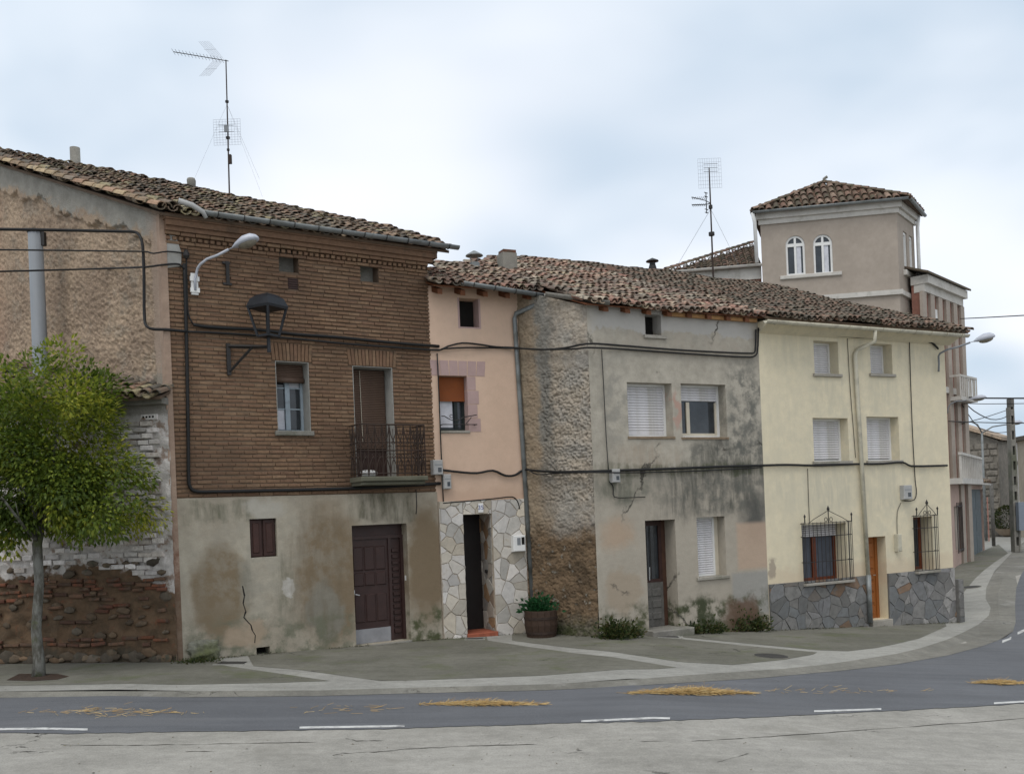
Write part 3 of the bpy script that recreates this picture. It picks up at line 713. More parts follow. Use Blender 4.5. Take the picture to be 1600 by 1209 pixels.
# small ground-floor window with panelled shutters
mb = MB(); a, c_, d, e = swin; mb.box(a, c_, .06, .1, d, e); w = mb.build('window', M_brown, H)
for k in range(2):
    x0 = a+(c_-a)*k/2+.015; x1 = a+(c_-a)*(k+1)/2-.015; sh = MB().bbox(x0, x1, .03, .06, d+.02, e-.02, .006).build('shutter', M_brown, w)
    MB().bbox(x0+.05, x1-.05, .012, .031, d+.08, e-.08, .012).build('raised_panel', simple('red brown wood', (.05, .023, .018), .55, .3, 6), w)
# front door
def panel_door(root, x0, x1, z0, z1, y, mat, rows, cols=2, frame=.07, name='door', pm=None, inset=.015):
    mb = MB(); mb.box(x0, x1, y, y+.05, z0, z1); dr = mb.build(name, mat, root)
    for (ra, rb) in rows:
        for k in range(cols):
            a = x0+frame+(x1-x0-2*frame)*k/cols+.012; c_ = x0+frame+(x1-x0-2*frame)*(k+1)/cols-.012
            MB().bbox(a, c_, y-.022, y+.001, z0+(z1-z0)*ra, z0+(z1-z0)*rb, .018).build('raised_panel', pm or mat, dr)
    return dr
M_door = simple('dark red door wood', (.038, .018, .015), .5, .25, 5, .002, 30, spec=.4)
a, c_, d, e = mdoor; d = FB.gzl((a+c_)/2)+.01
xs = a+(c_-a)*.72
dr = panel_door(H, a+.03, xs, d+.02, e-.28, .2, M_door, [(.2, .47), (.55, .68), (.70, .93)], 3, .05)
MB().box(a+.03, xs, .185, .198, d+.02, d+.3).build('kick_plate', M_galv, dr)
MB().tube([(a+.1, .19, d+1.0), (a+.1, .13, d+1.0), (a+.18, .13, d+.98)], .013, 6).build('handle', M_chrome, dr)
MB().box(a+.07, a+.11, .19, .2, d+.9, d+1.08).build('lock_plate', M_chrome, dr)
fr_ = MB(); fr_.box(a, c_, .16, .26, e-.28, e-.22); fr_.box(a, c_, .2, .26, e-.22, e); fr_.box(xs, xs+.06, .17, .26, d, e-.28); fr_.box(c_-.06, c_, .17, .26, d, e-.28); fr_.box(xs+.06, c_-.06, .22, .26, d, e-.28)
fo = fr_.build('door_frame', M_door, H)
for k in range(14):
    z = d+.15+k*.125; MB().bbox(xs+.09, c_-.09, .195, .221, z, z+.08, .012).build('raised_panel', M_door, fo)
MB().bbox(a-.02, c_, -.08, .2, d-.2, d+.012, .01).build('threshold', M_conc, H)
MB().box(c_-.002, c_+.0, .08, .14, d+1.2, d+1.3).build('bell_push', M_white, H)
# balcony
bl = FB.pt(546, 748, 0); br = FB.pt(668, 748, -.5); zt = FB.pt(610, 744, -.5).z; BY = -.5
x0, x1 = bl.x, br.x
M_slab = plaster('mossy slab', (.1, .1, .07), (.14, .135, .1), [], .01, 10, .004)
mb = MB(); mb.bbox(x0, x1, BY-.04, -.02, zt-.09, zt, .015); mb.bbox(x0+.03, x1-.03, BY+.03, -.02, zt-.16, zt-.089, .015); bal = mb.build('balcony', M_slab, H)
RH = 1.0
mb = MB()
for zz in (zt+.06, zt+.5, zt+RH): mb.tube([(x0+.03, -.01, zz), (x0+.03, BY, zz), (x1-.03, BY, zz), (x1-.03, -.01, zz)], .012 if zz < zt+RH else .016, 5)
mb.build('rail', M_rust, bal)
m = MB().tube([(0, 0, 0), (0, 0, RH)], .0125, 5); me_b = mesh_of('baluster', m.v, m.f, M_rust)
def scroll_mesh(w):
    mb = MB()
    for s in (-1, 1):
        up = [Vector((s*(w*.46-w*.3*(1-math.cos(t))*.9), 0, RH-.06-.22*math.sin(t/2.2))) for t in [i*.45 for i in range(8)]]
        mb.tube([Vector((s*w*.42*math.cos(t*.8), 0, RH-.05-.26*math.sin(t*.5)-.02*t)) for t in [i*.4 for i in range(8)]], .0095, 4)
        mb.tube([Vector((s*w*.42*math.cos(t*.8), 0, .08+.26*math.sin(t*.5)+.02*t)) for t in [i*.4 for i in range(8)]], .0095, 4)
        for zc_ in (.62, .40):
            mb.tube([Vector((s*(.012+.03*(1-math.cos(t))), 0, zc_+.045*math.sin(t))) for t in [i*.7 for i in range(8)]], .006, 4)
    mb.tube([(-w*.3, 0, RH*.5), (w*.3, 0, RH*.5)], .006, 4); mb.tube([(0, 0, .1), (0, 0, RH-.08)], .006, 4)
    return mesh_of('scroll', mb.v, mb.f, M_rust)
n = 9; step = (x1-x0-.06)/n; me_s = scroll_mesh(step)
for i in range(n+1):
    x = x0+.03+i*step; inst('baluster', me_b, bal, (x, BY, zt))
    if i < n: inst('scroll', me_s, bal, (x+step/2, BY, zt))
for sx in (x0+.03, x1-.03):
    for k in range(1, 3):
        inst('baluster', me_b, bal, (sx, BY*k/3, zt))
    for k in range(3):
        o = inst('scroll', me_s, bal, (sx, BY*(k+.5)/3, zt)); o.rotation_euler = (0, 0, R(90))
# roof
TB = math.tan(R(22.7)); ze = ZE
RP = lambda x, y: FB.roofpt(x, y, ze, TB, -.25)
polyB = [(-.12, 0), (5.62, 0), (5.8, .9), (5.5, 2.2), (4.26, 4.15), (2.2, 6.2), (.9, 7.2), (-1.2, 8.8), (-3.1, 8.8), (-2.02, 5.98)]
M_base = simple('clay bed', (.12, .085, .06), .95, .3, 6, .01, 20)
roofB, PB = tile_roof(FB, H, (0, -.25, ze), (1, 0, 0), (0, 1, 0), TB, polyB, TILE_OLD, M_base, 290, sp=.2, row=.28, seed=2, sag=.035, messy=1.5)
mb = MB(); g0 = FB.pt(318, 330, -.36); g1 = FB.pt(716, 385, -.36); half_gutter(mb, g0, g1, .075)
gut = mb.build('gutter', M_zinc, roofB, True)
for i in range(11):
    p = g0.lerp(g1, (i+.5)/11); MB().tube([(p.x, p.y+math.cos(t)*.083, p.z-math.sin(t)*.083) for t in [math.pi*k/8 for k in range(9)]], .008, 4).build('bracket', M_iron, gut)
MB().tube([g0+Vector((-.42, .02, .13)), g0+Vector((-.2, -.02, .07)), g0+Vector((-.02, -.04, -.03)), g0+Vector((.03, -.04, -.13))], [.05, .05, .045, .035], 8).build('broken_outlet', M_greybox, roofB, True)
# chimney pipe and stub on the roof
c0 = PB(*RP(118, 258)); MB().lathe([(.12, -.4), (.12, .42), (.1, .38), (.1, .3)], c0, 12).build('flue_pipe', M_conc, roofB, True)
c0 = PB(*RP(299, 285)); MB().lathe([(.1, -.3), (.12, .05), (.1, .1), (.02, .1)], c0, 8).build('ridge_stub', M_conc, roofB, True)
# gable wall with rough render, real relief
GD = Vector((-2.62, 8.0, 0)); GL = GD.length; gout = Vector((-GD.y, GD.x, 0)).normalized()
if gout.y > 0: gout = -gout
gtop = lambda t: ze+TB*(GD.y*t+.25)-.075
def gh(t, z):
    d_ = gtop(t)-z; u = t*GL; p = Vector((u, 0, z))
    lum = mnoise.turbulence(Vector((u*9, 0, z*12)), 3, False)*.024+mnoise.noise(Vector((u*1.6, 5, z*2)))*.03+mnoise.noise(Vector((u*23, 2, z*31)))*.02+q.uniform(-.011, .011)
    edge = .55+mnoise.noise(Vector((u*1.3, 3, 0)))*.25+mnoise.noise(Vector((u*5, 3, z*3)))*.14+mnoise.noise(Vector((u*17, 3, z*9)))*.06
    k = 1 if d_ < edge and u < 6.5 else 0
    if u < .35+mnoise.noise(Vector((0, 4, z*1.5)))*.12: k = 1
    return (.055+mnoise.noise(p*2)*.012) if k else lum-.01
M_gable = plaster('rough gable render', (.41, .33, .245), (.33, .255, .185), [
    ('bn', 0, 2.2, 4.3, 5.3, .5, (.33, .32, .29), .9), ('en', -2.6, -.4, 5.8, 8.0, .6, (.3, .22, .155), .5)], .012, 16, .004, mott=.3)
# zone colours: smooth grey band under the verge, reddish patch at the far end
def gable_mat():
    b = NB('gable render'); geo = b.n('ShaderNodeTexCoord').outputs['Object']; sp = b.n('ShaderNodeSeparateXYZ'); b.put(sp.inputs[0], geo)
    x, y, z = sp.outputs
    wob = b.math('MULTIPLY', b.math('SUBTRACT', b.noise(2.2, 7, .68), .5), 1.1)
    c = b.mix(b.rng(b.noise(1.0, 6, .65), .35, .65), (.43, .325, .23), (.31, .23, .165))
    c = b.mix(b.rng(b.noise(1.7, 6, .7, b.map(geo, (1, 1, 1), (3, 8, 2))), .52, .64, 0, .6), c, (.3, .255, .2))
    c = b.mul(c, b.rng(b.noise(14, 6, .75), .25, .75, .6, 1.35, False))
    below = b.math('SUBTRACT', b.math('ADD', b.math('MULTIPLY', y, TB), ze+.11), z)
    band = b.rng(b.math('ADD', below, wob), .45, .62, 1, 0)
    far = b.rng(y, 6.6, 7.0, 1, 0)
    c = b.mix(b.math('MULTIPLY', band, far), c, b.mul((.29, .275, .24), b.rng(b.noise(4, 5, .6), .3, .7, .8, 1.2, False)))
    c = b.mix(b.math('MULTIPLY', b.rng(b.math('ADD', y, wob), 5.6, 6.6), .6), c, (.36, .2, .135))
    cor = b.rng(b.math('ADD', y, b.math('MULTIPLY', wob, .6)), .15, .5, 1, 0)
    c = b.mix(b.math('MULTIPLY', cor, .8), c, (.37, .28, .22))
    low = b.rng(b.math('ADD', z, b.math('MULTIPLY', wob, .9)), 5.0, 5.35, 1, 0)
    c = b.mix(b.math('MULTIPLY', low, .7), c, b.mix(b.rng(b.noise(2.6, 4, .6), .42, .55), (.4, .3, .24), (.24, .235, .2)))
    return b.done(c, .95, b.bump(b.noise(40, 5, .7), .025))
rough_sheet(H, 'gable_wall', gable_mat(), (0, .0, 0), GD, 3.0, gtop, gout, 330, 260, gh)
mb = MB(); mb.prism([Vector((-.085, -.035, -.4)), Vector((.03, -.035, -.4)), Vector((.03, .1, -.4)), Vector((-.1, .1, -.4))], (0, 0, 8.2)); mb.build('corner_render', plaster('corner render', (.34, .25, .19), (.3, .215, .16), [('bn', -.4, .4, -.5, 2.3, .3, (.17, .08, .05), .9), ('e', -.4, .4, -.5, 1.4, .4, (.12, .085, .055), .7)], .02, 8, .004), H)
back_shell(H, M_conc, [(FB.L, 0), (FB.L-.1, 2.3), (4.0, 4.2), (1.9, 6.2), (-2.62, 8.0)], -.5, [7.75, 8.78, 9.5, 10.25, 11.0])
mb = MB(); mb.prism([Vector((x, y, 7.0)) for x, y in ((.1, .4), (FB.L-.1, .4), (4.0, 4.0), (1.9, 6.0), (-2.3, 7.6))], (0, 0, .02)); mb.build('attic_floor', M_dark, H)
# brick quoin strip and plaster patch at the corner
mb = MB(); pp = [FB.pt(x, y, -.02) for x, y in ((258, 392), (262, 372), (268, 360), (276, 372), (284, 396), (283, 416), (252, 420))]; mb.prism([Vector((p.x, .005, p.z)) for p in pp], (0, -.03, 0), c=.008); mb.build('plaster_patch', M_lin, H)
# cracked plaster beside the vent
mb = MB(); cp = [FB.pt(x, y, -.031) for x, y in ((379, 915), (382, 930), (380, 942), (384, 955), (381, 964), (388, 972), (392, 976), (394, 984), (399, 992), (398, 1004))]; qc = random.Random(8)
for p_, r_ in zip(cp, cp[1:]):
    w = qc.uniform(.008, .018); w2 = qc.uniform(.006, .016); mb.add([(p_.x-w, -.0315, p_.z), (p_.x+w, -.0315, p_.z), (r_.x+w2, -.0315, r_.z), (r_.x-w2, -.0315, r_.z)], [(0, 1, 2, 3)])
mb.build('plaster_crack', M_dark, H)
M_lime = plaster('loose lime plaster', (.43, .42, .39), (.36, .35, .32), [], .01, 9, .003)
mb = MB(); pp = [FB.pt(x, y, -.03) for x, y in ((372, 920), (378, 916), (381, 940), (380, 962), (389, 975), (394, 990), (391, 997), (380, 985), (375, 965), (371, 945))]; pass
ridge_caps(roofB, tinted('verge tile', [(.3, .22, .14), (.34, .26, .16), (.24, .17, .11), (.28, .18, .12), (.2, .16, .12)], .92, .25, 12, .006, 40, (.12, .11, .085), (.5, .7), 7), PB(-.1, -.05, .07), PB(-3.1, 8.8, .07), 27, 1.0, 5)
ridge_caps(roofB, TILE_OLD, PB(.1, -.02, .1), PB(-2.9, 8.8, .12), 25, 1.0, 6)
# iron wall tie
mb = MB(); a = FB.pt(354, 409); e = FB.pt(354, 446); mb.box(a.x-.03, a.x+.03, -.05, -.015, e.z, a.z); mb.box(a.x-.09, a.x+.05, -.045, -.012, a.z-.05, a.z-.01); mb.box(a.x-.09, a.x+.07, -.045, -.012, e.z, e.z+.04); mb.build('wall_tie', M_iron, H)
# ------------------------------------------------------------------ low rubble outbuilding on the left
s0 = gnd(-190, 1039); FSH = Frame(s0, FB.l2w((-.07, -.06, 0)))
SHD = FSH.root('rubble_outbuilding'); tag(SHD, 'low outbuilding of whitewashed brick over dark rubble behind the tree', 'outbuilding')
ez = FSH.pt(230, 622).z; L = FSH.L
white_edge = lambda s: FSH.pt(190, 880).z+.5*mnoise.noise(Vector((s*.9, 7, 0)))-.12*max(0, s-(L-.7))/.7*3
def shed_mat():
    b = NB('old rubble wall'); co = b.co(); sp = b.n('ShaderNodeSeparateXYZ'); b.put(sp.inputs[0], co); x, y, z = sp.outputs
    wob = b.math('MULTIPLY', b.math('SUBTRACT', b.noise(2.2, 6, .65), .5), 1.3)
    zz = b.math('ADD', z, wob); zz2 = b.math('ADD', zz, b.rng(x, L-1.0, L-.2, 0, .35))
    mud = b.mix(b.rng(b.noise(2.5, 6, .65), .36, .64), (.155, .1, .06), (.09, .062, .038))
    mud = b.mix(b.rng(b.noise(7, 5, .7), .55, .7, 0, .6), mud, (.2, .075, .038))
    wh = b.mul((.55, .52, .49), b.rng(b.noise(7, 6, .7), .25, .75, .6, 1.25, False))
    wh = b.mix(b.rng(b.noise(3.4, 6, .65, b.map(co, (1, 1, 1), (5, 0, 1))), .52, .62, 0, .8), wh, (.2, .13, .085))
    c = b.mix(b.rng(zz2, 1.55, 1.7), mud, wh)
    c = b.mix(b.rng(b.math('ADD', z, b.math('MULTIPLY', wob, .3)), ez-.32, ez-.25), c, (.3, .28, .25))
    c = b.mix(b.rng(zz, .0, .28, .75, 0), c, (.06, .055, .04))
    return b.done(c, .95, b.bump(b.noise(30, 5, .65), .02))
M_shed = shed_mat()
def sh(t, z):
    p = Vector((t*L, 0, z)); return mnoise.turbulence(p*3.2, 3, False)*.05+mnoise.noise(p*11)*.014
sw = rough_sheet(SHD, 'wall', M_shed, (0, 0, 0), (L, 0, 0), -.3, lambda t: ez, (0, -1, 0), 150, 130, sh)
M_wbrick = tinted('whitewashed brick', [(.58, .55, .52), (.52, .49, .46), (.63, .6, .58), (.46, .42, .38), (.56, .53, .51)], .92, .3, 14, .008, 40, (.22, .15, .105), (.56, .7), 6)
M_rbrick = tinted('red rubble brick', [(.17, .065, .036), (.13, .055, .035), (.19, .078, .042), (.1, .055, .038), (.15, .085, .053)], .92, .3, 14, .008, 40, (.085, .06, .042), (.42, .62), 5)
M_rub = tinted('rubble stone', [(.12, .09, .062), (.09, .07, .05), (.15, .1, .062), (.075, .062, .047), (.13, .105, .08), (.16, .12, .08)], .95, .3, 11, .01, 30, (.07, .07, .05), (.5, .7), 6)
M_rubm = tinted('mud set stone', [(.13, .092, .06), (.1, .075, .052), (.15, .105, .066), (.12, .1, .075)], .95, .3, 11, .012, 30, (.085, .065, .045), (.45, .65), 6)
q = random.Random(11)
mbm = MB(); mbm.bbox(-.5, .5, -.03, .03, 0, .088, .012); me_w = mesh_of('whitewashed_brick', mbm.v, mbm.f, M_wbrick)
mbm = MB(); mbm.bbox(-.5, .5, -.03, .03, 0, .06, .014); me_r = mesh_of('red_brick', mbm.v, mbm.f, M_rbrick)
z = 1.5; row = 0; xl = FSH.pt(-20, 800).x; cnt = 0
while z < ez-.42:
    x = L-.16-(.0 if row % 2 else .13)
    while x > xl:
        w = q.uniform(.2, .28); x -= w
        lim = 1.55+.5*mnoise.noise(Vector((x*1.1, 2, 0)))-.3*max(0, (x-(L-.9)))/.7
        dens = .93 if x > L-1.0 else .5
        if z > lim+q.uniform(-.08, .08) and q.random() < dens and (x > L-1.2 or cnt < 210):
            o = inst('whitewashed_brick', me_w, sw, (x+w/2, -.018+q.uniform(-.016, .012), z+q.gauss(0, .006))); o.scale = (w-.018, 1, q.uniform(.85, 1.05)); o.rotation_euler = (0, q.gauss(0, .015), 0); cnt += 1
    z += .108; row += 1
for zc_, dens, n in ((1.36, .8, 3), (.36, .85, 2), (.85, .35, 4), (1.15, .5, 2)):
    for r_ in range(n):
        x = L-.12
        while x > xl:
            w = q.uniform(.14, .3); x -= w+q.uniform(.01, .05)
            if q.random() < dens*(1 if x > L-2.6 else .7):
                o = inst('red_brick', me_r, sw, (x+w/2, -.03+q.uniform(-.02, .015), zc_+(r_-n/2)*.085+q.gauss(0, .012)+.05*mnoise.noise(Vector((x*.8, 1, 0))))); o.scale = (w, 1, q.uniform(.8, 1.15)); o.rotation_euler = (0, q.gauss(0, .04), 0)
for band, (za, zb2, n) in enumerate(((.0, .15, 26), (.45, .8, 12), (1.5, 1.75, 14), (.75, 1.3, 14))):
    for i in range(n):
        x = xl+(L-.1-xl)*(i+q.uniform(.1, .9))/n; rx = q.uniform(.07, .17) if band == 0 else q.uniform(.06, .13)
        o = inst('rubble_stone', rock_mesh(q.randrange(6), M_rubm if band in (1, 3) else M_rub), sw, (x, -.03, q.uniform(za, zb2))); o.scale = (rx*1.2, .04, rx*q.uniform(.5, .85)); o.rotation_euler = (0, q.uniform(-.3, .3), 0)
# little tiled roof up to the gable
ts = math.tan(R(21)); gl0 = FSH.w2l(FB.l2w((0, 0, 0))); gl1 = FSH.w2l(FB.l2w(GD))
gx = lambda t: gl0.lerp(gl1, t)
pl = [(-.3, 0), (L+.05, 0), (L+.03, .4), (gx(.12).x, gx(.12).y+.36), (gx(.7).x, gx(.7).y+.36), (-.3, gx(.7).y+.36)]
rs, PS = tile_roof(FSH, SHD, (0, -.34, ez+.0), (1, 0, 0), (0, 1, 0), ts, pl, TILE_OLD, M_base, 160, sp=.21, row=.28, seed=5, sag=.03, messy=1.6)
MB().box(0, L-.0, -.2, .05, ez-.13, ez-.02).build('eaves_course', M_conc, SHD)
mb = MB(); a = FSH.pt(223, 652, -.03); mb.box(a.x-.02, a.x+.27, -.05, .0, a.z-.045, a.z+.045); hb = mb.build('hollow_brick', M_wbrick, SHD)
for i in range(4): MB().box(a.x+.005+i*.06, a.x+.04+i*.06, -.0535, -.049, a.z-.018, a.z+.018).build('brick_hole', M_dark, hb)

# ------------------------------------------------------------------ pink house
FP = Frame(pB, pD); PK = FP.root('pink_house'); tag(PK, 'narrow pale pink house with pale crazy stone ground floor', 'house')
L = FP.L; zs = FP.pt(755, 781).z; att = FP.rect(718, 466, 748, 511); bw_ = FP.rect(687, 587, 731, 673); pdoor = FP.rect(726, 803, 771, 992); pdoor = (pdoor[0], pdoor[1], FP.gzl(1)+.08, pdoor[3])
ZP = FP.pt(760, 448, -.4).z+.05
M_pink = plaster('pink render', (.6, .435, .325), (.56, .405, .3), [SB(FP, 'es', 690, 500, 830, 560, .6, (.5, .38, .29), .4), SB(FP, 'b', 690, 765, 830, 790, .5, (.48, .33, .24), .5)], .004, 5, .003, mott=.06)
pw = wall_holes(PK, 'wall', M_pink, -.02, L+.02, -.5, ZP, [att+(.3,), bw_+(.26,), pdoor+(.62,)])
M_pale = tinted('pale cladding stone', [(.5, .47, .42), (.47, .45, .41), (.55, .52, .48), (.5, .46, .39), (.52, .5, .47), (.48, .43, .35)], .85, .15, 8, .006, 25, (.36, .31, .24), (.6, .75), 4)
M_pale2 = tinted('grey cladding stone', [(.36, .34, .3), (.3, .28, .24), (.2, .15, .11), (.34, .3, .25), (.25, .16, .09), (.24, .23, .21)], .85, .2, 8, .006, 25)
M_joint = simple('cladding mortar', (.41, .35, .275), .95, .2, 12, .006, 50)
q = random.Random(21)
zg0 = FP.gzl(0)-.05; zg1 = FP.gzl(L)-.05
mb = MB(); mb.box(.02, pdoor[0], -.03, -.001, zg1-.2, zs); mb.box(pdoor[1], L-.02, -.03, -.001, zg1-.2, zs); mb.box(pdoor[0], pdoor[1], -.03, -.001, pdoor[3], zs); cl = mb.build('stone_facing', M_joint, PK)
stone_cladding(cl, (.03, pdoor[0], zg0, zs), 3, 8, M_pale, q, -.03); stone_cladding(cl, (pdoor[1], L-.03, zg1, zs), 4, 8, M_pale, q, -.03); stone_cladding(cl, (pdoor[0], pdoor[1], pdoor[3], zs), 5, 1, M_pale, q, -.03)
# stones on the right-hand reveal of the deep doorway
Mrev = Matrix.Translation((pdoor[1]-.004, 0, 0))@Matrix.Rotation(R(-90), 4, 'Z')
MB().box(pdoor[1]-.003, pdoor[1]-.001, .0, .6, pdoor[2], pdoor[3]).build('reveal', M_joint, cl)
stone_cladding(cl, (-.6, -.0, pdoor[2], pdoor[3]), 3, 7, M_pale2, q, 0, .02, M=Mrev)
MB().box(pdoor[0]+.0, pdoor[1]-.0, .6, .64, pdoor[2], pdoor[3]).build('door', simple('black door', (.012, .009, .008), .6, .3, 6), PK)
mb = MB(); mb.bbox(pdoor[0]-.02, pdoor[1]+.02, -.1, .6, pdoor[2]-.12, pdoor[2]+.004, .012); mb.build('tile_step', simple('red floor tile', (.3, .09, .05), .7, .25, 9, .002, 30), PK)
mb = MB(); mb.tube([(pdoor[1]-.06, .28, pdoor[2]+1.25), (pdoor[1]-.02, .28, pdoor[2]+1.25)], .04, 10); mb.build('door_knob', M_iron, PK)
MB().box(att[0], att[1], .3, .33, att[2], att[3]).build('attic_opening', M_dark, PK)
M_mauve = simple('mauve paint', (.4, .285, .265), .85, .08, 5, .002, 40)
mb = MB(); mb.box(att[0]-.04, att[0], -.004, .0, att[2]-.03, att[3]); mb.box(att[1], att[1]+.04, -.004, 0, att[2]-.03, att[3]); mb.box(att[0], att[1], -.004, 0, att[2]-.03, att[2]); mb.build('opening_trim', M_mauve, PK)
mb = MB(); mb.box(att[1]-.003, att[1]-.001, .0, .29, att[2], att[3]); mb.build('reveal', M_mauve, PK)
# painted block surround
tr = FP.pt(757, 565); n = 6
for i in range(n):
    x0 = -.0+(tr.x)*i/n; x1 = tr.x*(i+1)/n-.014; zb2 = bw_[3]+.003; sk = (i-2.5)*.012
    mb = MB(); mb.prism([Vector((x0+.0-sk*0, -.001, zb2)), Vector((x1, -.001, zb2)), Vector((x1+sk, -.001, tr.z)), Vector((x0+sk, -.001, tr.z))], (0, -.006, 0)); mb.build('surround_block', M_mauve, pw)
for i, wd in enumerate((.19, .25, .21, .27)):
    hh = (bw_[3]-bw_[2]+.02)/4; z0 = bw_[3]-(i+1)*hh; MB().box(bw_[1], bw_[1]+wd, -.006, -.001, z0, z0+hh-.014).build('surround_block', M_mauve, pw)
    MB().box(bw_[1]-.004, bw_[1]-.001, .0, .24, z0, z0+hh-.014).build('surround_block', M_mauve, pw)
M_wdark = simple('dark window frame', (.012, .018, .016), .5, .2, 5, 0)
a, c_, d, e = bw_; mb = MB(); f_ = .06; mb.box(a, a+f_, .2, .26, d, e); mb.box(c_-f_, c_, .2, .26, d, e); mb.box(a+f_, c_-f_, .2, .26, d, d+f_); mb.box(a+f_, c_-f_, .2, .26, e-f_, e); xm = a+(c_-a)*.62; mb.box(xm, xm+.07, .19, .26, d+f_, e-f_); w = mb.build('window', M_wdark, PK)
MB().box(a+f_, xm, .235, .24, d+f_, e-f_).build('pane', M_glass, w); MB().box(xm+.07, c_-f_, .235, .24, d+f_, e-f_).build('pane', M_glass, w)
MB().box(a+f_+.02, xm-.03, .225, .23, d+f_+.03, e-f_).build('curtain', M_curtain, w)
MB().box(a+.01, c_-.01, .15, .18, d+(e-d)*.55, e-.01).build('blind', M_orangeblind, w)
mb = MB(); mb.bbox(a-.02, c_+.02, -.03, .24, d-.05, d+.004, .008); mb.build('sill', M_sill, w)
mb = MB(); zz = d+.12; mb.tube([(a-.02, -.12, zz), (c_+.14, -.12, zz)], .01, 5); mb.tube([(a-.02, -.12, zz+.17)]+[(a+.05+k*.06, -.12, zz+.17-.09*math.sin(k*.42)) for k in range(8)]+[(c_+.14, -.12, zz+.2)], .01, 5); mb.tube([(c_+.02, -.12, zz+.15), (c_-.1, -.12, zz+.02)], .009, 5)
mb.tube([(c_+.12, -.12, zz), (c_+.12, 0, zz)], .009, 5); mb.tube([(a, -.12, zz), (a, 0, zz)], .009, 5); mb.tube([(a+.2+.035*math.cos(t), -.12, zz+.17+.035*math.sin(t)) for t in [k*.8 for k in range(8)]], .008, 5); mb.build('flower_rail', M_iron, w)
# eaves: boards, rafters, roof, gutter
TP = math.tan(R(21)); zeP = FP.pt(760, 448, -.4).z
RPp = lambda x, y: FP.roofpt(x, y, zeP, TP, -.42)
polyP = [(-.03, 0), (2.35, 0), (2.6, 1.2), (3.2, 2.9), (2.6, 2.9), (1.5, 2.5), (.6, 2.0), (-.1, 1.5)]
rp, PP = tile_roof(FP, PK, (0, -.42, zeP), (1, 0, 0), (0, 1, 0), TP, polyP, TILE_RED, M_rafter, 140, sp=.175, row=.26, seed=8, sag=.03, messy=1.4, th=.03, scale=.88)
for i in range(5):
    x = .12+i*.5; mb = MB(); mb.prism([Vector((x-.05, -.36, zeP-.09)), Vector((x-.05, .3, zeP+.15)), Vector((x-.05, .3, zeP+.03)), Vector((x-.05, -.36, zeP-.2))], (.1, 0, 0)); mb.build('rafter', M_rafter, rp)
mb = MB(); mb.box(-.02, L+.1, .06, .1, ZP-.02, zeP+.12); mb.build('eaves_board', M_rafter, PK)
mb = MB(); g0 = FP.pt(722, 440, -.48); g1 = FP.pt(852, 460, -.48); half_gutter(mb, g0, g1, .075); gp = mb.build('gutter', M_zinc, rp, True)
for i in range(4):
    p = g0.lerp(g1, (i+.5)/4); MB().tube([(p.x, p.y+math.cos(t)*.083, p.z-math.sin(t)*.083) for t in [math.pi*k/8 for k in range(9)]], .008, 4).build('bracket', M_iron, gp)
d0 = FP.pt(846, 462, -.48); d1 = FP.pt(845, 473, -.46); d2 = FP.pt(806, 490, -.06); d3 = FP.pt(804, 498, -.06); d4 = FP.pt(832, 935, -.06)
MB().tube([d0, d1, d2, d3, d4], .05, 10).build('downpipe', M_zinc, PK, True)
back_shell(PK, M_conc, [(-.02, 0), (-.1, 1.0), (1.5, 2.0), (3.0, 2.4)], -.5, [ZP, zeP+.5, zeP+.85, zeP+1.0])
# vent cowl and chimney
c0 = PP(*RPp(742, 424)); mb = MB(); mb.lathe([(.12, -.3), (.12, .2), (.1, .2), (.1, .1)], c0, 10); mb.lathe([(.21, .36), (.2, .38), (.03, .48), (.0, .48)], c0, 14)
for k in range(4): mb.tube([c0+Vector((.11*math.cos(k*1.57+.4), .11*math.sin(k*1.57+.4), .18)), c0+Vector((.12*math.cos(k*1.57+.4), .12*math.sin(k*1.57+.4), .38))], .008, 4)
mb.build('vent_cowl', M_zinc, rp)
c0 = PP(*RPp(793, 424)); mb = MB(); mb.box(c0.x-.19, c0.x+.19, c0.y-.17, c0.y+.17, c0.z-.4, c0.z+.42); ch = mb.build('chimney', M_conc, rp)
mb = MB(); mb.bbox(c0.x-.14, c0.x+.2, c0.y-.12, c0.y+.19, c0.z+.421, c0.z+.51); mb.build('cap_brick', M_rbrick, rp)
# house number plate
a = FP.pt(747, 786, -.075); e = FP.pt(755, 800, -.075); MB().box(a.x, e.x, -.085, -.07, e.z, a.z).build('number_plate', M_white, PK)
M_blue = simple('enamel blue', (.03, .05, .25), .4, .1, 5, 0)
def text_obj(s, size, loc, rot, mat, parent, name='lettering'):
    cu = bpy.data.curves.new(name, 'FONT'); cu.body = s; cu.size = size; cu.extrude = .001; cu.align_x = 'CENTER'; cu.align_y = 'CENTER'
    o = bpy.data.objects.new(name, cu); link(o); dg = bpy.context.evaluated_depsgraph_get(); me = bpy.data.meshes.new_from_object(o.evaluated_get(dg)); bpy.data.objects.remove(o)
    me.materials.clear(); me.materials.append(mat); o = inst(name, me, parent, loc); o.rotation_euler = rot; return o
text_obj('35', .13, ((a.x+e.x)/2, -.0865, (a.z+e.z)/2), (R(90), 0, 0), M_blue, PK, 'house_number')

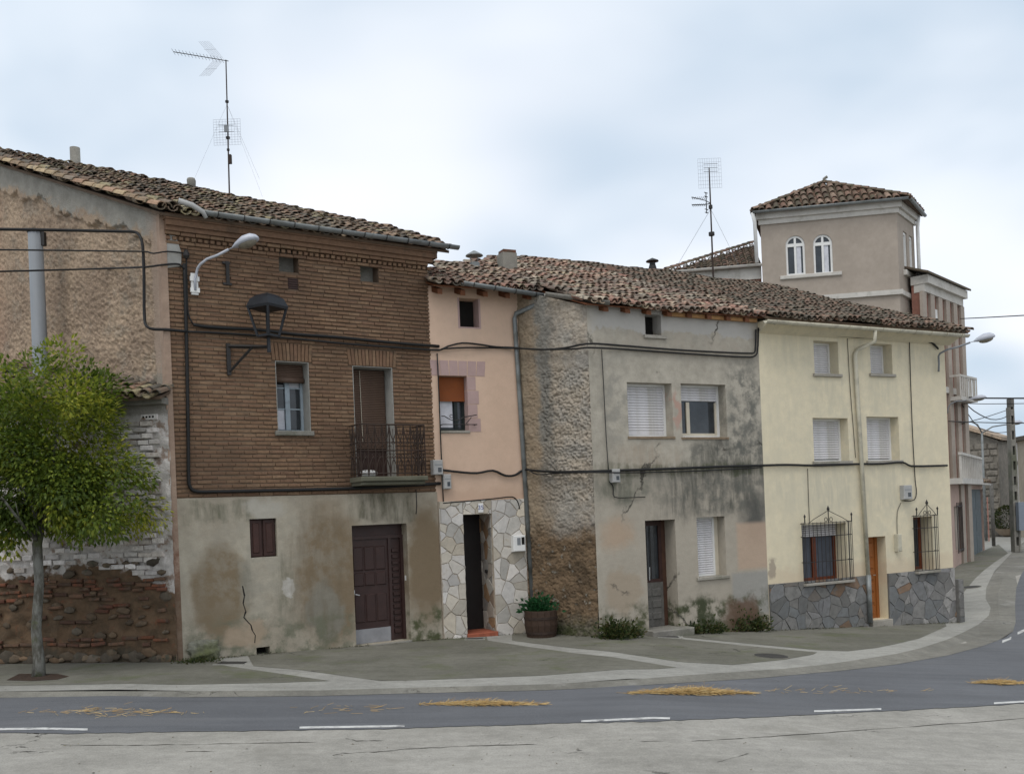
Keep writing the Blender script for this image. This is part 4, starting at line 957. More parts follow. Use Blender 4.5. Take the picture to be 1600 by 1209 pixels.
# ------------------------------------------------------------------ grey house
FG = Frame(pC, pE); GR = FG.root('grey_house'); tag(GR, 'grey stained plaster house with roller shutters and weathered door', 'house')
L = FG.L; gatt = FG.rect(1008, 491, 1033, 524); gw1 = FG.rect(981, 598, 1051, 682); gw2 = FG.rect(1065, 600, 1135, 683); gdoor = FG.rect(1011, 812, 1058, 985); gw3 = FG.rect(1090, 807, 1134, 901)
gdoor = (gdoor[0], gdoor[1], FG.gzl(1.6)+.13, gdoor[3]); ZG = FG.pt(1050, 478).z+.12
zeG = FG.pt(1100, 486, -.2).z; TG = math.tan(R(21)); dk = (.075, .075, .062); gst = [
    SB(FG, 'b', 925, 740, 1200, 985, .3, (.36, .32, .26), .7), SB(FG, 'bs', 1030, 725, 1205, 805, .4, dk, 1.), SB(FG, 'e', 1158, 775, 1200, 845, .6, (.075, .075, .068), .9), SB(FG, 'en', 1040, 735, 1205, 800, .4, (.11, .11, .095), .8), SB(FG, 'en', 930, 735, 1030, 790, .5, (.15, .15, .12), .7), SB(FG, 'en', 1075, 685, 1195, 730, .4, (.1, .1, .088), .9),
    SB(FG, 'es', 1080, 690, 1190, 735, .5, dk, .9), SB(FG, 'es', 930, 740, 1010, 785, .5, (.12, .125, .09), .8), SB(FG, 'en', 1135, 560, 1200, 740, .5, (.12, .12, .105), .9), SB(FG, 'en', 940, 560, 985, 700, .5, (.24, .23, .2), .7),
    SB(FG, 'e', 940, 810, 990, 860, .5, (.4, .29, .2), .7), SB(FG, 'B', 1152, 816, 1206, 888, .12, (.43, .32, .235), .85), SB(FG, 'B', 1145, 893, 1206, 960, .1, (.27, .27, .255), .7),
    SB(FG, 'e', 945, 890, 1003, 955, .25, (.33, .27, .2), .8), SB(FG, 'bn', 925, 940, 1205, 1000, .35, (.06, .068, .03), 1.), SB(FG, 'b', 925, 975, 1205, 1000, .3, (.075, .078, .045), .8), SB(FG, 'en', 1060, 930, 1130, 990, .4, (.05, .058, .03), 1.),
    SB(FG, 'b', 925, 478, 1180, 520, .12, (.42, .41, .39), .75), SB(FG, 'en', 940, 520, 1180, 560, .4, (.37, .33, .27), .8), SB(FG, 'e', 1130, 935, 1185, 990, .3, (.12, .075, .05), .9),
    SB(FG, 'es', 960, 690, 1060, 735, .5, (.3, .22, .15), .5), SB(FG, 'bs', 930, 724, 1200, 742, .4, (.06, .07, .03), .8), SB(FG, 'e', 1054, 610, 1062, 670, .4, (.4, .25, .2), .8)]
M_greyp = plaster('grey stained plaster', (.4, .368, .305), (.325, .298, .245), gst, .012, 6, .004, crack=.3, mott=.2)
gwall = wall_holes(GR, 'front_wall', M_greyp, 0, L, -.8, zeG+.0, [gatt+(.3,), gw1+(.34,), gw2+(.34,), gdoor+(.44,), gw3+(.34,)])
MB().box(gatt[0], gatt[1], .3, .32, gatt[2], gatt[3]).build('attic_opening', M_dark, GR); MB().bbox(gatt[0]-.05, gatt[1]+.1, -.05, .28, gatt[2]-.07, gatt[2]+.003, .008).build('sill', M_sill, GR)
roller_window(GR, gw1, .28, 1., .058, right_gap=.0, sill=False); roller_window(GR, gw2, .28, .3, .058, mull=True, sill=False)
roller_window(GR, gw3, .28, 1., .05, sill=True, right_gap=.1)
MB().box(gw3[1]-.1, gw3[1]-.001, .25, .33, gw3[2]+.013, gw3[3]-.002).build('frame_filler', M_frame, GR)
for o in (gw1, gw2): MB().bbox(o[0]-.03, o[1]+.03, -.025, .2, o[2]-.05, o[2]+.003, .006).build('sill', simple('rusty sill', (.2, .15, .1), .9, .3, 9), GR)
a, c_, d, e = gdoor; xs = a+(c_-a)*.86
dr = panel_door(GR, a+.02, xs, d+.01, d+.95, .36, M_oldwood, [(.16, .32), (.42, .6), (.68, .86)], 2, .06)
mb = MB(); mb.box(a+.02, a+.1, .36, .41, d+.95, e-.02); mb.box(xs-.08, xs, .36, .41, d+.95, e-.02); mb.box(a+.1, xs-.08, .36, .41, e-.12, e-.02); mb.box(a+.1, xs-.08, .36, .41, d+.95, d+1.02); mb.build('glazed_leaf', M_brown, dr)
MB().box(a+.1, xs-.08, .395, .4, d+1.02, e-.12).build('pane', M_glass, dr)
for k in range(3): x = a+.18+k*.1; MB().tube([(x, .37, d+1.0), (x, .37, e-.12)], .009, 5).build('bar', M_iron, dr)
for k, x in enumerate((a+.06, a+.2)): MB().tube([(x+.1, .33, d+1.0), (x+.11, .33, d+1.28)], .012, 6).build('handle', M_chrome, dr)
mb = MB(); mb.box(xs, c_-.002, .37, .43, d, e-.001); mb.build('door_frame', simple('brown frame', (.07, .035, .022), .6, .3, 6), GR)
mb = MB(); mb.bbox(a-.12, c_+.18, -.3, .4, d-.4, d+.004, .02); mb.build('door_step', M_conc, GR)
# side wall with pitted render (real relief)
sd = FG.w2l(pD); sd = Vector((sd.x, sd.y, 0)); sdir = (Vector((0, 0, 0))-sd); sout = Vector((sdir.y, -sdir.x, 0)).normalized(); SL = sdir.length
def sideh(t, z):
    p = Vector((t*SL, 0, z)); u = t*SL
    zone = 1 if (u > .55 and 2.75 < z < 5.5) else (.35 if z > 2.4 else .5)
    pit = (max(0, mnoise.noise(Vector((u*19, 3, z*24)))+.05)+.6*max(0, mnoise.noise(Vector((u*9, 8, z*12)))))*.07
    return mnoise.noise(p*3)*.02-pit*zone+mnoise.turbulence(p*6, 2, False)*.02+max(0, .9-z)*.05*(t > .6)+q.uniform(-.006, .006)
def side_mat():
    b = NB('pitted render'); co = b.co(); sp = b.n('ShaderNodeSeparateXYZ'); b.put(sp.inputs[0], co); x, y, z = sp.outputs
    wob = b.math('MULTIPLY', b.math('SUBTRACT', b.noise(2.0, 6, .62), .5), .7)
    c = b.mix(b.rng(b.noise(1.5, 6, .6), .38, .62), (.4, .345, .275), (.335, .31, .27))
    c = b.mul(c, b.rng(b.noise(11, 5, .7), .25, .75, .72, 1.2, False))
    m = b.math('MULTIPLY', b.rng(b.math('ADD', x, b.math('MULTIPLY', wob, .5)), sd.x+.1, sd.x+.5, 1, 0), 1)
    c = b.mix(b.math('MULTIPLY', m, .75), c, (.25, .185, .115))
    st = b.rng(b.math('ABSOLUTE', b.math('SUBTRACT', b.math('ADD', x, b.math('MULTIPLY', wob, .35)), sd.x*.62)), .03, .12, 1, 0)
    c = b.mix(b.math('MULTIPLY', st, b.rng(z, 2.6, 4.4, .1, .8)), c, (.17, .17, .155))
    low = b.rng(b.math('ADD', z, b.math('MULTIPLY', wob, 1.3)), 1.95, 2.5, 1, 0)
    br = b.mix(b.rng(b.noise(3, 6, .65), .4, .62), (.175, .12, .072), (.1, .07, .043)); br = b.mix(b.rng(b.noise(6, 5, .65), .6, .7), br, (.26, .24, .2))
    c = b.mix(low, c, br)
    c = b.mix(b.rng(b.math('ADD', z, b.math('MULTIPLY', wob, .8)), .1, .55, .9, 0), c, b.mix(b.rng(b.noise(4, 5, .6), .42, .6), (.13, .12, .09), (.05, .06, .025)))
    return b.done(c, .95, b.bump(b.noise(45, 4, .65), .014))
rough_sheet(GR, 'side_wall', side_mat(), sd, (0, 0, 0), -.5, lambda t: zeG+TG*(sd.y*(1-t)+.2)-.1, sout, 110, 420, sideh)
# roof
RG = lambda x, y: FG.roofpt(x, y, zeG, TG, -.2)
lp = RG(852, 452)
polyG = [(-.12, 0), (L+.02, 0), (L+.02, 9.0), (2.4, 8.6), (.4, 6.0), (-.8, 4.9), (-1.7, 4.3), (-1.6, 3.2), (-1.2, 2.4), lp]
polyG[-1] = (max(-1.0, min(-.3, lp[0])), max(.6, min(2., lp[1])))
rg, PG = tile_roof(FG, GR, (0, -.2, zeG), (1, 0, 0), (0, 1, 0), TG, polyG, TILE_RED, M_rafter, 300, sp=.175, row=.26, seed=13, sag=.05, messy=1.7, th=.03, scale=.88)
for i in range(8):
    x = .35+i*.53; mb = MB(); mb.prism([Vector((x-.06, -.18, zeG-.07)), Vector((x-.06, .1, zeG+.04)), Vector((x-.06, .1, zeG-.06)), Vector((x-.06, -.18, zeG-.16))], (.12, 0, 0)); mb.build('rafter', M_rafter, rg)
MB().box(1.9, L-.1, -.1, -.02, zeG-.13, zeG-.05).build('eaves_plank', simple('pale plank', (.36, .2, .085), .8, .25, 8), rg)
mb = MB(); g0 = FG.pt(852, 461, -.05); g0.y = sd.y-.1; g1 = FG.pt(946, 474, -.2); half_gutter(mb, Vector((sd.x*.75, sd.y*.6-.25, zeG+.36)), Vector((.35, -.3, zeG+.02)), .08, (-.3, -.95, 0)); mb.build('old_gutter', M_conc, rg, True)
MB().tube([(0, 0, 0)], .01) if False else None
c0 = PG(*RG(1020, 428)); mb = MB(); mb.lathe([(.16, -.5), (.12, .2), (.09, .3), (.09, .34)], c0, 10); mb.lathe([(.2, .38), (.19, .41), (.0, .5)], c0, 12)
for k in range(4): mb.tube([c0+Vector((.08*math.cos(k*1.57), .08*math.sin(k*1.57), .33)), c0+Vector((.1*math.cos(k*1.57), .1*math.sin(k*1.57), .4))], .01, 4)
mb.build('vent_cowl', M_iron, rg)
c0 = PG(*RG(953, 428)); mb = MB(); mb.prism([c0+Vector(p) for p in ((-.5, 0, -.2), (.5, 0, -.2), (.4, 0, .1), (0, 0, .26), (-.4, 0, .1))], (0, .5, 0)); mb.build('rooflight_hump', TILE_RED, rg)
back_shell(GR, M_conc, [(L, 0), (L, 8.4), (-1.5, 3.9), sd], -.5, [zeG, zeG+3.1, zeG+1.4, zeG+.6])

# ------------------------------------------------------------------ cream house
FC = Frame(pE, pF); CR = FC.root('cream_house'); tag(CR, 'pale yellow rendered house with dark stone base and orange door', 'house')
L = FC.L; T1 = FC.rect(1272, 533, 1310, 585); T2 = FC.rect(1360, 537, 1394, 585); W1 = FC.rect(1271, 653, 1326, 721); W2 = FC.rect(1355, 651, 1405, 720)
G1 = FC.rect(1254, 818, 1324, 908); CD = FC.rect(1357, 838, 1386, 968); G2 = FC.rect(1428, 807, 1458, 891); CD = (CD[0], CD[1], FC.gzl(3.4)+.15, CD[3])
ZC = FC.pt(1350, 504, -.4).z-.3; zst = FC.pt(1340, 900).z
M_cream = plaster('pale yellow render', (.68, .605, .435), (.64, .575, .42), [
    SB(FC, 'es', 1190, 740, 1350, 800, .6, (.46, .44, .35), .5), SB(FC, 'b', 1190, 880, 1490, 915, .5, (.55, .43, .3), .55), SB(FC, 'es', 1190, 600, 1260, 720, .6, (.52, .48, .37), .5), SB(FC, 'bs', 1330, 540, 1480, 560, .5, (.45, .42, .33), .4), SB(FC, 'bs', 1268, 588, 1318, 650, .3, (.42, .4, .31), .55), SB(FC, 'bs', 1356, 588, 1402, 650, .3, (.42, .4, .31), .55), SB(FC, 'bs', 1268, 724, 1330, 800, .3, (.42, .4, .32), .6), SB(FC, 'bs', 1354, 722, 1412, 800, .3, (.42, .4, .32), .6), SB(FC, 'bs', 1190, 515, 1480, 580, .4, (.46, .43, .33), .5), SB(FC, 'en', 1190, 560, 1480, 900, .6, (.54, .5, .38), .6), SB(FC, 'e', 1201, 870, 1214, 905, .3, (.3, .25, .2), .8)], .004, 5, .003, mott=.07)
cw = wall_holes(CR, 'wall', M_cream, 0, L, -1.2, ZC, [T1+(.32,), T2+(.32,), W1+(.3,), W2+(.3,), G1+(.42,), CD+(.36,), G2+(.42,)])
roller_window(CR, T1, .3, 1., .052, sill_out=.06); roller_window(CR, T2, .3, 1., .052, sill_out=.06); roller_window(CR, W1, .28, 1., .056, sill_out=.06); roller_window(CR, W2, .28, 1., .056, sill_out=.06)
M_slate = tinted('dark cladding stone', [(.17, .17, .165), (.145, .15, .15), (.19, .185, .175), (.135, .135, .13), (.17, .15, .13), (.2, .195, .19), (.155, .15, .14), (.16, .16, .16), (.18, .175, .165), (.18, .12, .08), (.15, .155, .155), (.165, .16, .15), (.27, .26, .245)], .75, .22, 7, .006, 25, (.13, .13, .12), (.48, .68), 6, pv=.3)
M_sj = simple('dark joint', (.145, .14, .13), .95, .2, 12, .006, 50)
zlo = FC.gzl(L)-.08; q = random.Random(31)
mb = MB(); mb.box(.01, CD[0]-.06, -.03, -.001, zlo-.2, zst); mb.box(CD[1]+.0, L-.01, -.03, -.001, zlo-.2, zst); sb_ = mb.build('stone_base', M_sj, CR)
stone_cladding(sb_, (.01, CD[0]-.08, zlo+.25, zst), 11, 4, M_slate, q, -.03); stone_cladding(sb_, (CD[1]+.0, L-.01, zlo, zst), 9, 4, M_slate, q, -.03)
stone_cladding(sb_, (.01, CD[0]-.08, zlo-.1, zlo+.25), 11, 1, M_slate, q, -.03)
# corner buttress in the same stone
mb = MB(); mb.box(L-.001, L+.18, -.12, .5, zlo-.3, zst-.3); bt = mb.build('corner_buttress', M_sj, CR)
stone_cladding(bt, (L, L+.18, zlo-.1, zst-.3), 1, 4, M_slate, q, -.12)
# orange door
a, c_, d, e = CD; dr = panel_door(CR, a+.01, c_-.09, d, e-.01, .28, M_woodorange, [(.05, .16), (.19, .3), (.33, .44), (.47, .58), (.61, .72), (.75, .93)], 2, .05)
MB().box(c_-.09, c_-.002, .26, .35, d, e-.002).build('door_frame', M_woodorange, CR)
MB().tube([(c_-.16, .27, d+1.05), (c_-.16, .21, d+1.05), (c_-.23, .21, d+1.05)], .012, 6).build('handle', M_chrome, dr)
mb = MB(); mb.bbox(a-.03, c_+.02, -.12, .25, d-.3, d-.001, .01); mb.build('door_step', M_sill, CR)
# ground-floor windows behind iron grilles
def wood_window(op, cur):
    a, c_, d, e = op; f_ = .08; mb = MB(); mb.box(a, a+f_, .36, .42, d, e); mb.box(c_-f_, c_, .36, .42, d, e); mb.box(a+f_, c_-f_, .36, .42, d, d+f_); mb.box(a+f_, c_-f_, .36, .42, e-f_, e); xm = (a+c_)/2; mb.box(xm-.06, xm+.06, .35, .42, d+f_, e-f_)
    w = mb.build('window', simple('red brown window wood', (.13, .035, .014), .5, .25, 6, .001, 30), CR)
    for x0, x1 in ((a+f_, xm-.06), (xm+.06, c_-f_)):
        MB().box(x0, x1, .396, .4, d+f_, e-f_).build('pane', M_glass, w)
        if cur: MB().box(x0+.02, x1-.01, .388, .392, d+f_, e-f_-.2).build('curtain', simple('blue grey curtain', (.085, .095, .115), .9, .2, 6), w)
    if cur:
        me = slat_mesh(c_-a-.06, .045, M_shut)
        for k in range(6): inst('slat', me, w, (a+.03, .32, e-.05-k*.05))
    m = MB(); m.bbox(a-.06, c_+.06, -.16, .4, d-.06, d+.003, .008); m.build('sill', M_sill, w); return w
wood_window(G1, True); wood_window(G2, False)
def grille(op, nb, ov, out=.14):
    a, c_, d, e = op; a -= ov; c_ += ov; d -= .02; e += .03; y = -out; mb = MB()
    for z in (d+.03, d+.36*(e-d), e-.22*(e-d), e): mb.tube([(a, -.0, z), (a, y, z), (c_, y, z), (c_, -.0, z)], .009, 5)
    g = mb.build('window_grille', M_iron, CR)
    m = MB().tube([(0, 0, 0), (0, 0, e-d+.02)], .0075, 5); me = mesh_of('bar', m.v, m.f, M_iron)
    for k in range(nb+1): inst('bar', me, g, (a+(c_-a)*k/nb, y, d))
    for k in (1, 2):
        for x in (a, c_): inst('bar', me, g, (x, y*k/3, d))
    mt = MB(); w = c_-a; xm = (a+c_)/2
    for s in (-1, 1):
        mt.tube([(xm+s*w/2, y, e), (xm+s*w/2, y, e+.14)], .014, 6); mt.lathe([(.02, e+.14), (.026, e+.17), (.0, e+.22)], (xm+s*w/2, y, 0), 6)
        mt.tube([(xm+s*w*.42, y, e+.01), (xm+s*w*.3, y, e+.1), (xm+s*w*.13, y, e+.2), (xm+s*.02, y, e+.27)], .008, 5)
        mt.tube([(xm+s*(.035+.045*(1-math.cos(t))), y, e+.07+.05*math.sin(t)) for t in [k*.7 for k in range(10)]], .008, 5)
    mt.tube([(xm, y, e), (xm, y, e+.33)], .012, 6); mt.lathe([(.03, e+.28), (.035, e+.32), (.0, e+.4)], (xm, y, 0), 6); mt.build('crest', M_iron, g)
    return g
grille(G1, 12, .03); grille(G2, 6, .03)
# eaves moulding, gutter, downpipe, roof
TC = math.tan(R(21)); zeC = FC.pt(1350, 504, -.4).z
mb = MB(); mb.sweep([(.0, ZC-.02), (-.1, ZC+.03), (-.34, zeC-.14), (-.36, zeC-.07), (.0, zeC-.07)], (-.0, 0, 0), (L+.2, 0, 0), (0, 1, 0), (0, 0, 1)); mb.build('eaves_moulding', M_cream, CR)
M_creamgut = simple('cream painted metal', (.5, .47, .37), .6, .15, 4, .001, 30, dirt=(.32, .3, .24))
polyC = [(-.04, 0), (L+.42, 0), (L+.5, 4), (L+.6, 7.7), (4.9, 7.9), (-.04, 9.0)]
rc, PCr = tile_roof(FC, CR, (0, -.4, zeC), (1, 0, 0), (0, 1, 0), TC, polyC, TILE_DARK, M_base, 300, sp=.175, row=.26, seed=17, sag=.045, messy=1.3, scale=.88)
mb = MB(); g0 = FC.pt(1196, 500, -.46); g1 = FC.pt(1512, 523, -.46); half_gutter(mb, g0, g1, .075); gc = mb.build('gutter', M_creamgut, rc, True)
for i in range(12):
    p = g0.lerp(g1, (i+.5)/12); MB().tube([(p.x, p.y+math.cos(t)*.083, p.z-math.sin(t)*.083) for t in [math.pi*k/8 for k in range(9)]], .008, 4).build('bracket', M_creamgut, gc)
dp = [FC.pt(1367, 514, -.46), FC.pt(1367, 533, -.46), FC.pt(1340, 546, -.07), FC.pt(1336, 555, -.07), FC.pt(1357, 905, -.09)]
MB().tube(dp, .05, 10).build('downpipe', M_creamgut, CR, True)
MB().tube([FC.pt(1357, 898, -.1), FC.pt(1360, 972, -.1)], .058, 10).build('downpipe_foot', M_zinc, CR, True)
mb = MB(); mb.poly([(L, 0, -1.2), (L, 7.5, -1.2), (L, 7.5, zeC+TC*7.8), (L, 0, ZC)]); mb.build('side_wall', M_cream, CR)
back_shell(CR, M_conc, [(L, 7.5), (0, 8.5)], -1, [zeC+TC*7.8, zeC+TC*8.6])
# ------------------------------------------------------------------ tall house with the tower, behind
FT = Frame((9.98, 36.9), (14.86, 36.0), -.6); TW = FT.root('tower_house'); tag(TW, 'large beige house with square tower, hipped tile roof and arched windows', 'house')
M_beige = plaster('beige tower render', (.36, .31, .26), (.32, .275, .23), [], .004, 4, .004, mott=.08)
M_cornice = simple('pale cornice', (.5, .48, .44), .85, .12, 3, .003, 30, dirt=(.36, .34, .3))
M_redbrick = simple('red brick panel', (.25, .12, .09), .9, .25, 8, .01, 20)
L = FT.L; zTop = FT.pt(1300, 340).z; a1 = FT.rect(1228, 368, 1258, 430); a2 = FT.rect(1271, 366, 1301, 428); zstr = FT.pt(1350, 461).z
wall_holes(TW, 'tower_wall', M_beige, 0, L, -.4, zTop, [a1+(.12,), a2+(.12,)])
def arched_window(root, op, y=.0, dep=.1, mat=M_beige):
    a, c_, d, e = op; r = (c_-a)/2; xm = (a+c_)/2; zs_ = e-r; arc = [(xm+r*math.cos(t), zs_+r*math.sin(t)) for t in [math.pi*k/10 for k in range(11)]]
    for side in (0, 1):
        pts = arc[:6] if not side else arc[5:]; corner = (c_, e) if not side else (a, e)
        pp = [Vector((x, y, z)) for x, z in pts]+[Vector((corner[0], y, corner[1]))]
        MB().prism(pp, (0, dep, 0)).build('arch_spandrel', mat, root)
    mb = MB(); f_ = .075
    for k in range(10):
        (x0, z0), (x1, z1) = arc[k], arc[k+1]; s_ = (r-f_)/r
        mb.prism([Vector((x0, y+.05, z0)), Vector((x1, y+.05, z1)), Vector((xm+(x1-xm)*s_, y+.05, zs_+(z1-zs_)*s_)), Vector((xm+(x0-xm)*s_, y+.05, zs_+(z0-zs_)*s_))], (0, .06, 0))
    mb.box(a, a+f_, y+.05, y+.11, d, zs_); mb.box(c_-f_, c_, y+.05, y+.11, d, zs_); mb.box(a+f_, c_-f_, y+.05, y+.11, d, d+f_); mb.box(a+f_, c_-f_, y+.052, y+.11, zs_-.06, zs_+.06); mb.box(xm-.04, xm+.04, y+.053, y+.11, d+f_, e-f_)
    w = mb.build('window', M_white, root)
    MB().box(a, c_, y+.1, y+.115, d, e-.02).build('pane', M_glass, w); MB().box(xm-.0+.05, xm+.05+r*.45, y+.088, y+.098, d+f_, zs_-.06).build('curtain', M_curtain, w)
    return w
arched_window(TW, a1); arched_window(TW, a2)
MB().bbox(a1[0]-.25, a2[1]+.3, -.08, .02, a1[2]-.14, a1[2]-.001, .02).build('sill', M_cornice, TW)
# right-hand side of the tower
tR = Vector((L, 0, 0)); tQ = FT.w2l((16.25, 37.8, 0)); tQ.z = 0; sdir = (tQ-tR).normalized(); TD = (tQ-tR).length
FTR = Frame(FT.l2w(tR), FT.l2w(tQ), -.6)
side = empty('tower_side', tR, math.atan2(sdir.y, sdir.x)); side.parent = TW
wall_holes(side, 'tower_side_wall', M_beige, 0, TD, -.4, zTop, [(.75, 1.25, a1[2], a1[3], .12), (1.55, 2.05, a1[2], a1[3], .12)])
for o in ((.75, 1.25, a1[2], a1[3]), (1.55, 2.05, a1[2], a1[3])):
    mb = MB(); mb.box(o[0], o[0]+.08, .05, .11, o[2], o[3]); mb.box(o[1]-.08, o[1], .05, .11, o[2], o[3]); mb.box(o[0]+.08, o[1]-.08, .05, .11, o[3]-.1, o[3]); mb.box(o[0]+.08, o[1]-.08, .05, .11, o[2], o[2]+.1); mb.box(o[0], o[1], .1, .112, o[2], o[3]); mb.build('side_window', M_white, side)
MB().bbox(.6, 2.2, -.12, .02, a1[2]-.2, a1[2]-.001, .02).build('sill', M_cornice, side)
def ringbox(name, y0, z0, z1, mat):
    mb = MB(); o = y0; mb.box(-o, L+o, -o, .001, z0, z1); ob = mb.build(name, mat, TW)
    MB().box(-.0, TD+o, -o, .001, z0+.001, z1-.001).build(name, mat, side)
ringbox('cornice', .07, zTop-.05, zTop+.14, M_cornice); ringbox('cornice', .16, zTop+.14, zTop+.4, M_cornice); ringbox('string_course', .1, zstr-.08, zstr+.1, M_cornice)
mb = MB(); mb.poly([(0, 0, -.4), (.75, 3.2, -.4), (.75, 3.2, zTop+.4), (0, 0, zTop+.4)]); mb.build('tower_wall', M_beige, TW)
zE = zTop+.42; apex = Vector((L*.52, TD*.52, FT.w2l(atY(1307, 286, 37.6)).z))
ov = .3; cA = Vector((-ov, -ov, zE)); cB = Vector((L+ov+.05, -ov, zE)); cC = tQ+sdir*ov+Vector((ov, 0, zE)); cD = Vector((.35, 3.4, zE))
first = None
for i, (e0, e1) in enumerate(((cA, cB), (cB, cC), (cD, cA))):
    ax = (e1-e0); ln = ax.length; ax = ax/ln; ax.z = 0; uh = Vector((-ax.y, ax.x, 0)); rel = apex-e0; b_ap = rel.dot(uh); a_ap = rel.dot(ax)
    first_, _ = tile_roof(FT, TW, e0, ax, uh, (apex.z-zE)/b_ap, [(0, 0), (ln, 0), (a_ap, b_ap)], TILE_TOWER, M_base, 150 if i == 0 else 60, sp=.27, row=.36, seed=40+i, sag=.0, scale=1.3, messy=.5, name='tower_roof', roof=first)
    first = first or first_
for i_, c_q in enumerate((cA, cB)): ridge_caps(first, TILE_TOWER, c_q+Vector((0, 0, .06)), apex+Vector((0, 0, .05)), 11, 1.2, 70+i_)
MB().tube([apex+Vector((0, 0, -.05)), apex+Vector((.0, 0, .18)), apex+Vector((.12, 0, .25))], .06, 6).build('finial', M_conc, first)
mb = MB(); half_gutter(mb, cA+Vector((0, -.06, -.02)), cB+Vector((0, -.06, -.02)), .08); mb.build('gutter', M_zinc, first, True)
mb = MB(); half_gutter(mb, cB+Vector((.06, 0, -.02)), cC+Vector((.06, 0, -.02)), .08, (1, 0, 0)); mb.build('gutter', M_zinc, first, True)
MB().tube([(-.3, -.34, zE-.05), (-.22, -.2, zE-.4), (-.2, -.2, FT.pt(1190, 412).z)], .07, 8).build('downpipe', M_white, TW, True)
MB().tube([tQ+Vector((.2, 0, zE-.1)), tQ+Vector((.12, -.1, zE-.6)), tQ+Vector((.12, -.1, zE-4))], .07, 8).build('downpipe', M_white, TW, True)
# left wing with white eaves band
zw = FT.pt(1150, 419, .3).z
MB().box(-13, -.01, .32, .6, -.4, zw-.5).build('wing_wall', M_redbrick, TW); MB().box(-13, -.01, .22, .62, zw-.5, zw-.02).build('wing_cornice', M_cornice, TW)
mb = MB(); half_gutter(mb, (-13, .0, zw+.02), (-.0, .0, zw+.02), .09); mb.build('gutter', M_cornice, TW, True)
TT = .48; wq = lambda x, y: FT.roofpt(x, y, zw, TT, .05)
p1_, p2_ = wq(1188, 381), wq(1028, 420)
polyW = [(p2_[0], 0), (-.02, 0), (-.02, max(1.5, p1_[1])), (p2_[0]+.3, .12)]
print('WING', p1_, p2_)
wr_, PWr = tile_roof(FT, TW, (0, .05, zw), (1, 0, 0), (0, 1, 0), TT, polyW, TILE_TOWER, M_base, 90, sp=.25, row=.33, seed=46, sag=0, scale=1.15, messy=.4, name='wing_roof')
ridge_caps(wr_, TILE_TOWER, PWr(*polyW[3], .08), PWr(*polyW[2], .08), 16, 1.2, 75)
# street wing seen at a grazing angle
FW = Frame((15.92, 36.5), (18.87, 39.7), -.6)
wg = empty('street_wing', FT.w2l(FW.o), FW.rz-FT.rz); wg.parent = TW
WL = FW.L; zk = FW.pt(1500, 464).z
MB().box(0, WL, .03, .4, -.2, zk-.0).build('wing_wall', M_redbrick, wg)
MB().box(-.05, WL+.15, -.25, .4, zk-.1, zk+.22).build('wing_cornice', M_cornice, wg); MB().box(-.02, WL+.05, -.1, .3, zk-.4, zk-.101).build('wing_cornice', M_cornice, wg)
for k in range(6):
    x = k*WL/5; MB().box(x-.22, x+.22, -.08, .029, -.2, zk-.4).build('pilaster', M_beige, wg)
for zz in (FW.pt(1490, 515).z, FW.pt(1492, 612).z): MB().box(0, WL, -.06, .03, zz-.12, zz+.12).build('band', M_cornice, wg)
mb = MB(); x0 = 1.3; mb.box(x0, x0+.5, -.02, .03, zk-2.2, zk-.9); mb.build('window', M_white, wg)
mb = MB(); mb.prism([Vector((-.3, -.35, zk+.22)), Vector((WL+.3, -.35, zk+.22)), Vector((WL+.3, 2.2, zk+1.2)), Vector((-.3, 2.2, zk+1.2))], (0, 0, .08)); mb.build('wing_roof', TILE_TOWER, wg)
def wing_balcony(y0, y1, s0, s1, out):
    zb2, zt2 = FW.pt(1495, y1, -out).z, FW.pt(1495, y0, -out).z
    mb = MB(); mb.box(s0, s1, -out, .0, zb2-.15, zb2); bl_ = mb.build('balcony', M_cornice, wg)
    MB().box(s0, s1, -out, -out+.05, zt2-.08, zt2).build('rail', M_cornice, bl_); MB().box(s0, s0+.05, -out+.05, 0, zt2-.08, zt2).build('rail', M_cornice, bl_); MB().box(s1-.05, s1, -out+.05, 0, zt2-.08, zt2).build('rail', M_cornice, bl_)
    n = int((s1-s0)/.22)
    for k in range(n+1): x = s0+.03+k*(s1-s0-.06)/n; MB().box(x-.04, x+.04, -out+.01, -out+.04, zb2, zt2-.08).build('baluster', M_cornice, bl_)
    for k in range(1, 4): MB().box(s1-.045, s1-.01, -out*k/4-.04, -out*k/4+.04, zb2, zt2-.08).build('baluster', M_cornice, bl_)
wing_balcony(583, 617, 2.4, WL+.1, .5)
back_shell(TW, M_beige, [(-13, .5), (-13, 5), (tQ.x, 5.5), (tQ.x, tQ.y)], -.4, [zw, zw, zw, zw])

# ------------------------------------------------------------------ pink-fronted shop row beyond the cream house
FA = Frame((16.6, 36.4), (22.9, 46.7), -.45); AN = FA.root('pink_annexe'); tag(AN, 'low pink-rendered street front with tall grey double door', 'building')
L = FA.L; zA = FA.pt(1510, 757).z; M_pinkw = plaster('dusty pink render', (.46, .33, .275), (.41, .3, .25), [], .006, 4, .004)
dz0 = -.2; dA = FA.rect(1520, 764, 1537, 872); wA = FA.rect(1492, 790, 1506, 858)
wall_holes(AN, 'wall', M_pinkw, 0, L, -.6, zA, [dA+(.15,), wA+(.2,)])
MB().box(wA[0], wA[1], .2, .22, wA[2], wA[3]).build('window', M_wdark, AN)
mb = MB()
for k in range(8):
    x = wA[0]+(wA[1]-wA[0])*k/7; mb.tube([(x, -.1, wA[2]-.1), (x, -.1, wA[3]+.15)], .015, 4)
mb.tube([(wA[0], -.1, wA[2]), (wA[1], -.1, wA[2])], .02, 4); mb.tube([(wA[0], -.1, wA[3]), (wA[1], -.1, wA[3])], .02, 4); mb.build('window_grille', M_iron, AN)
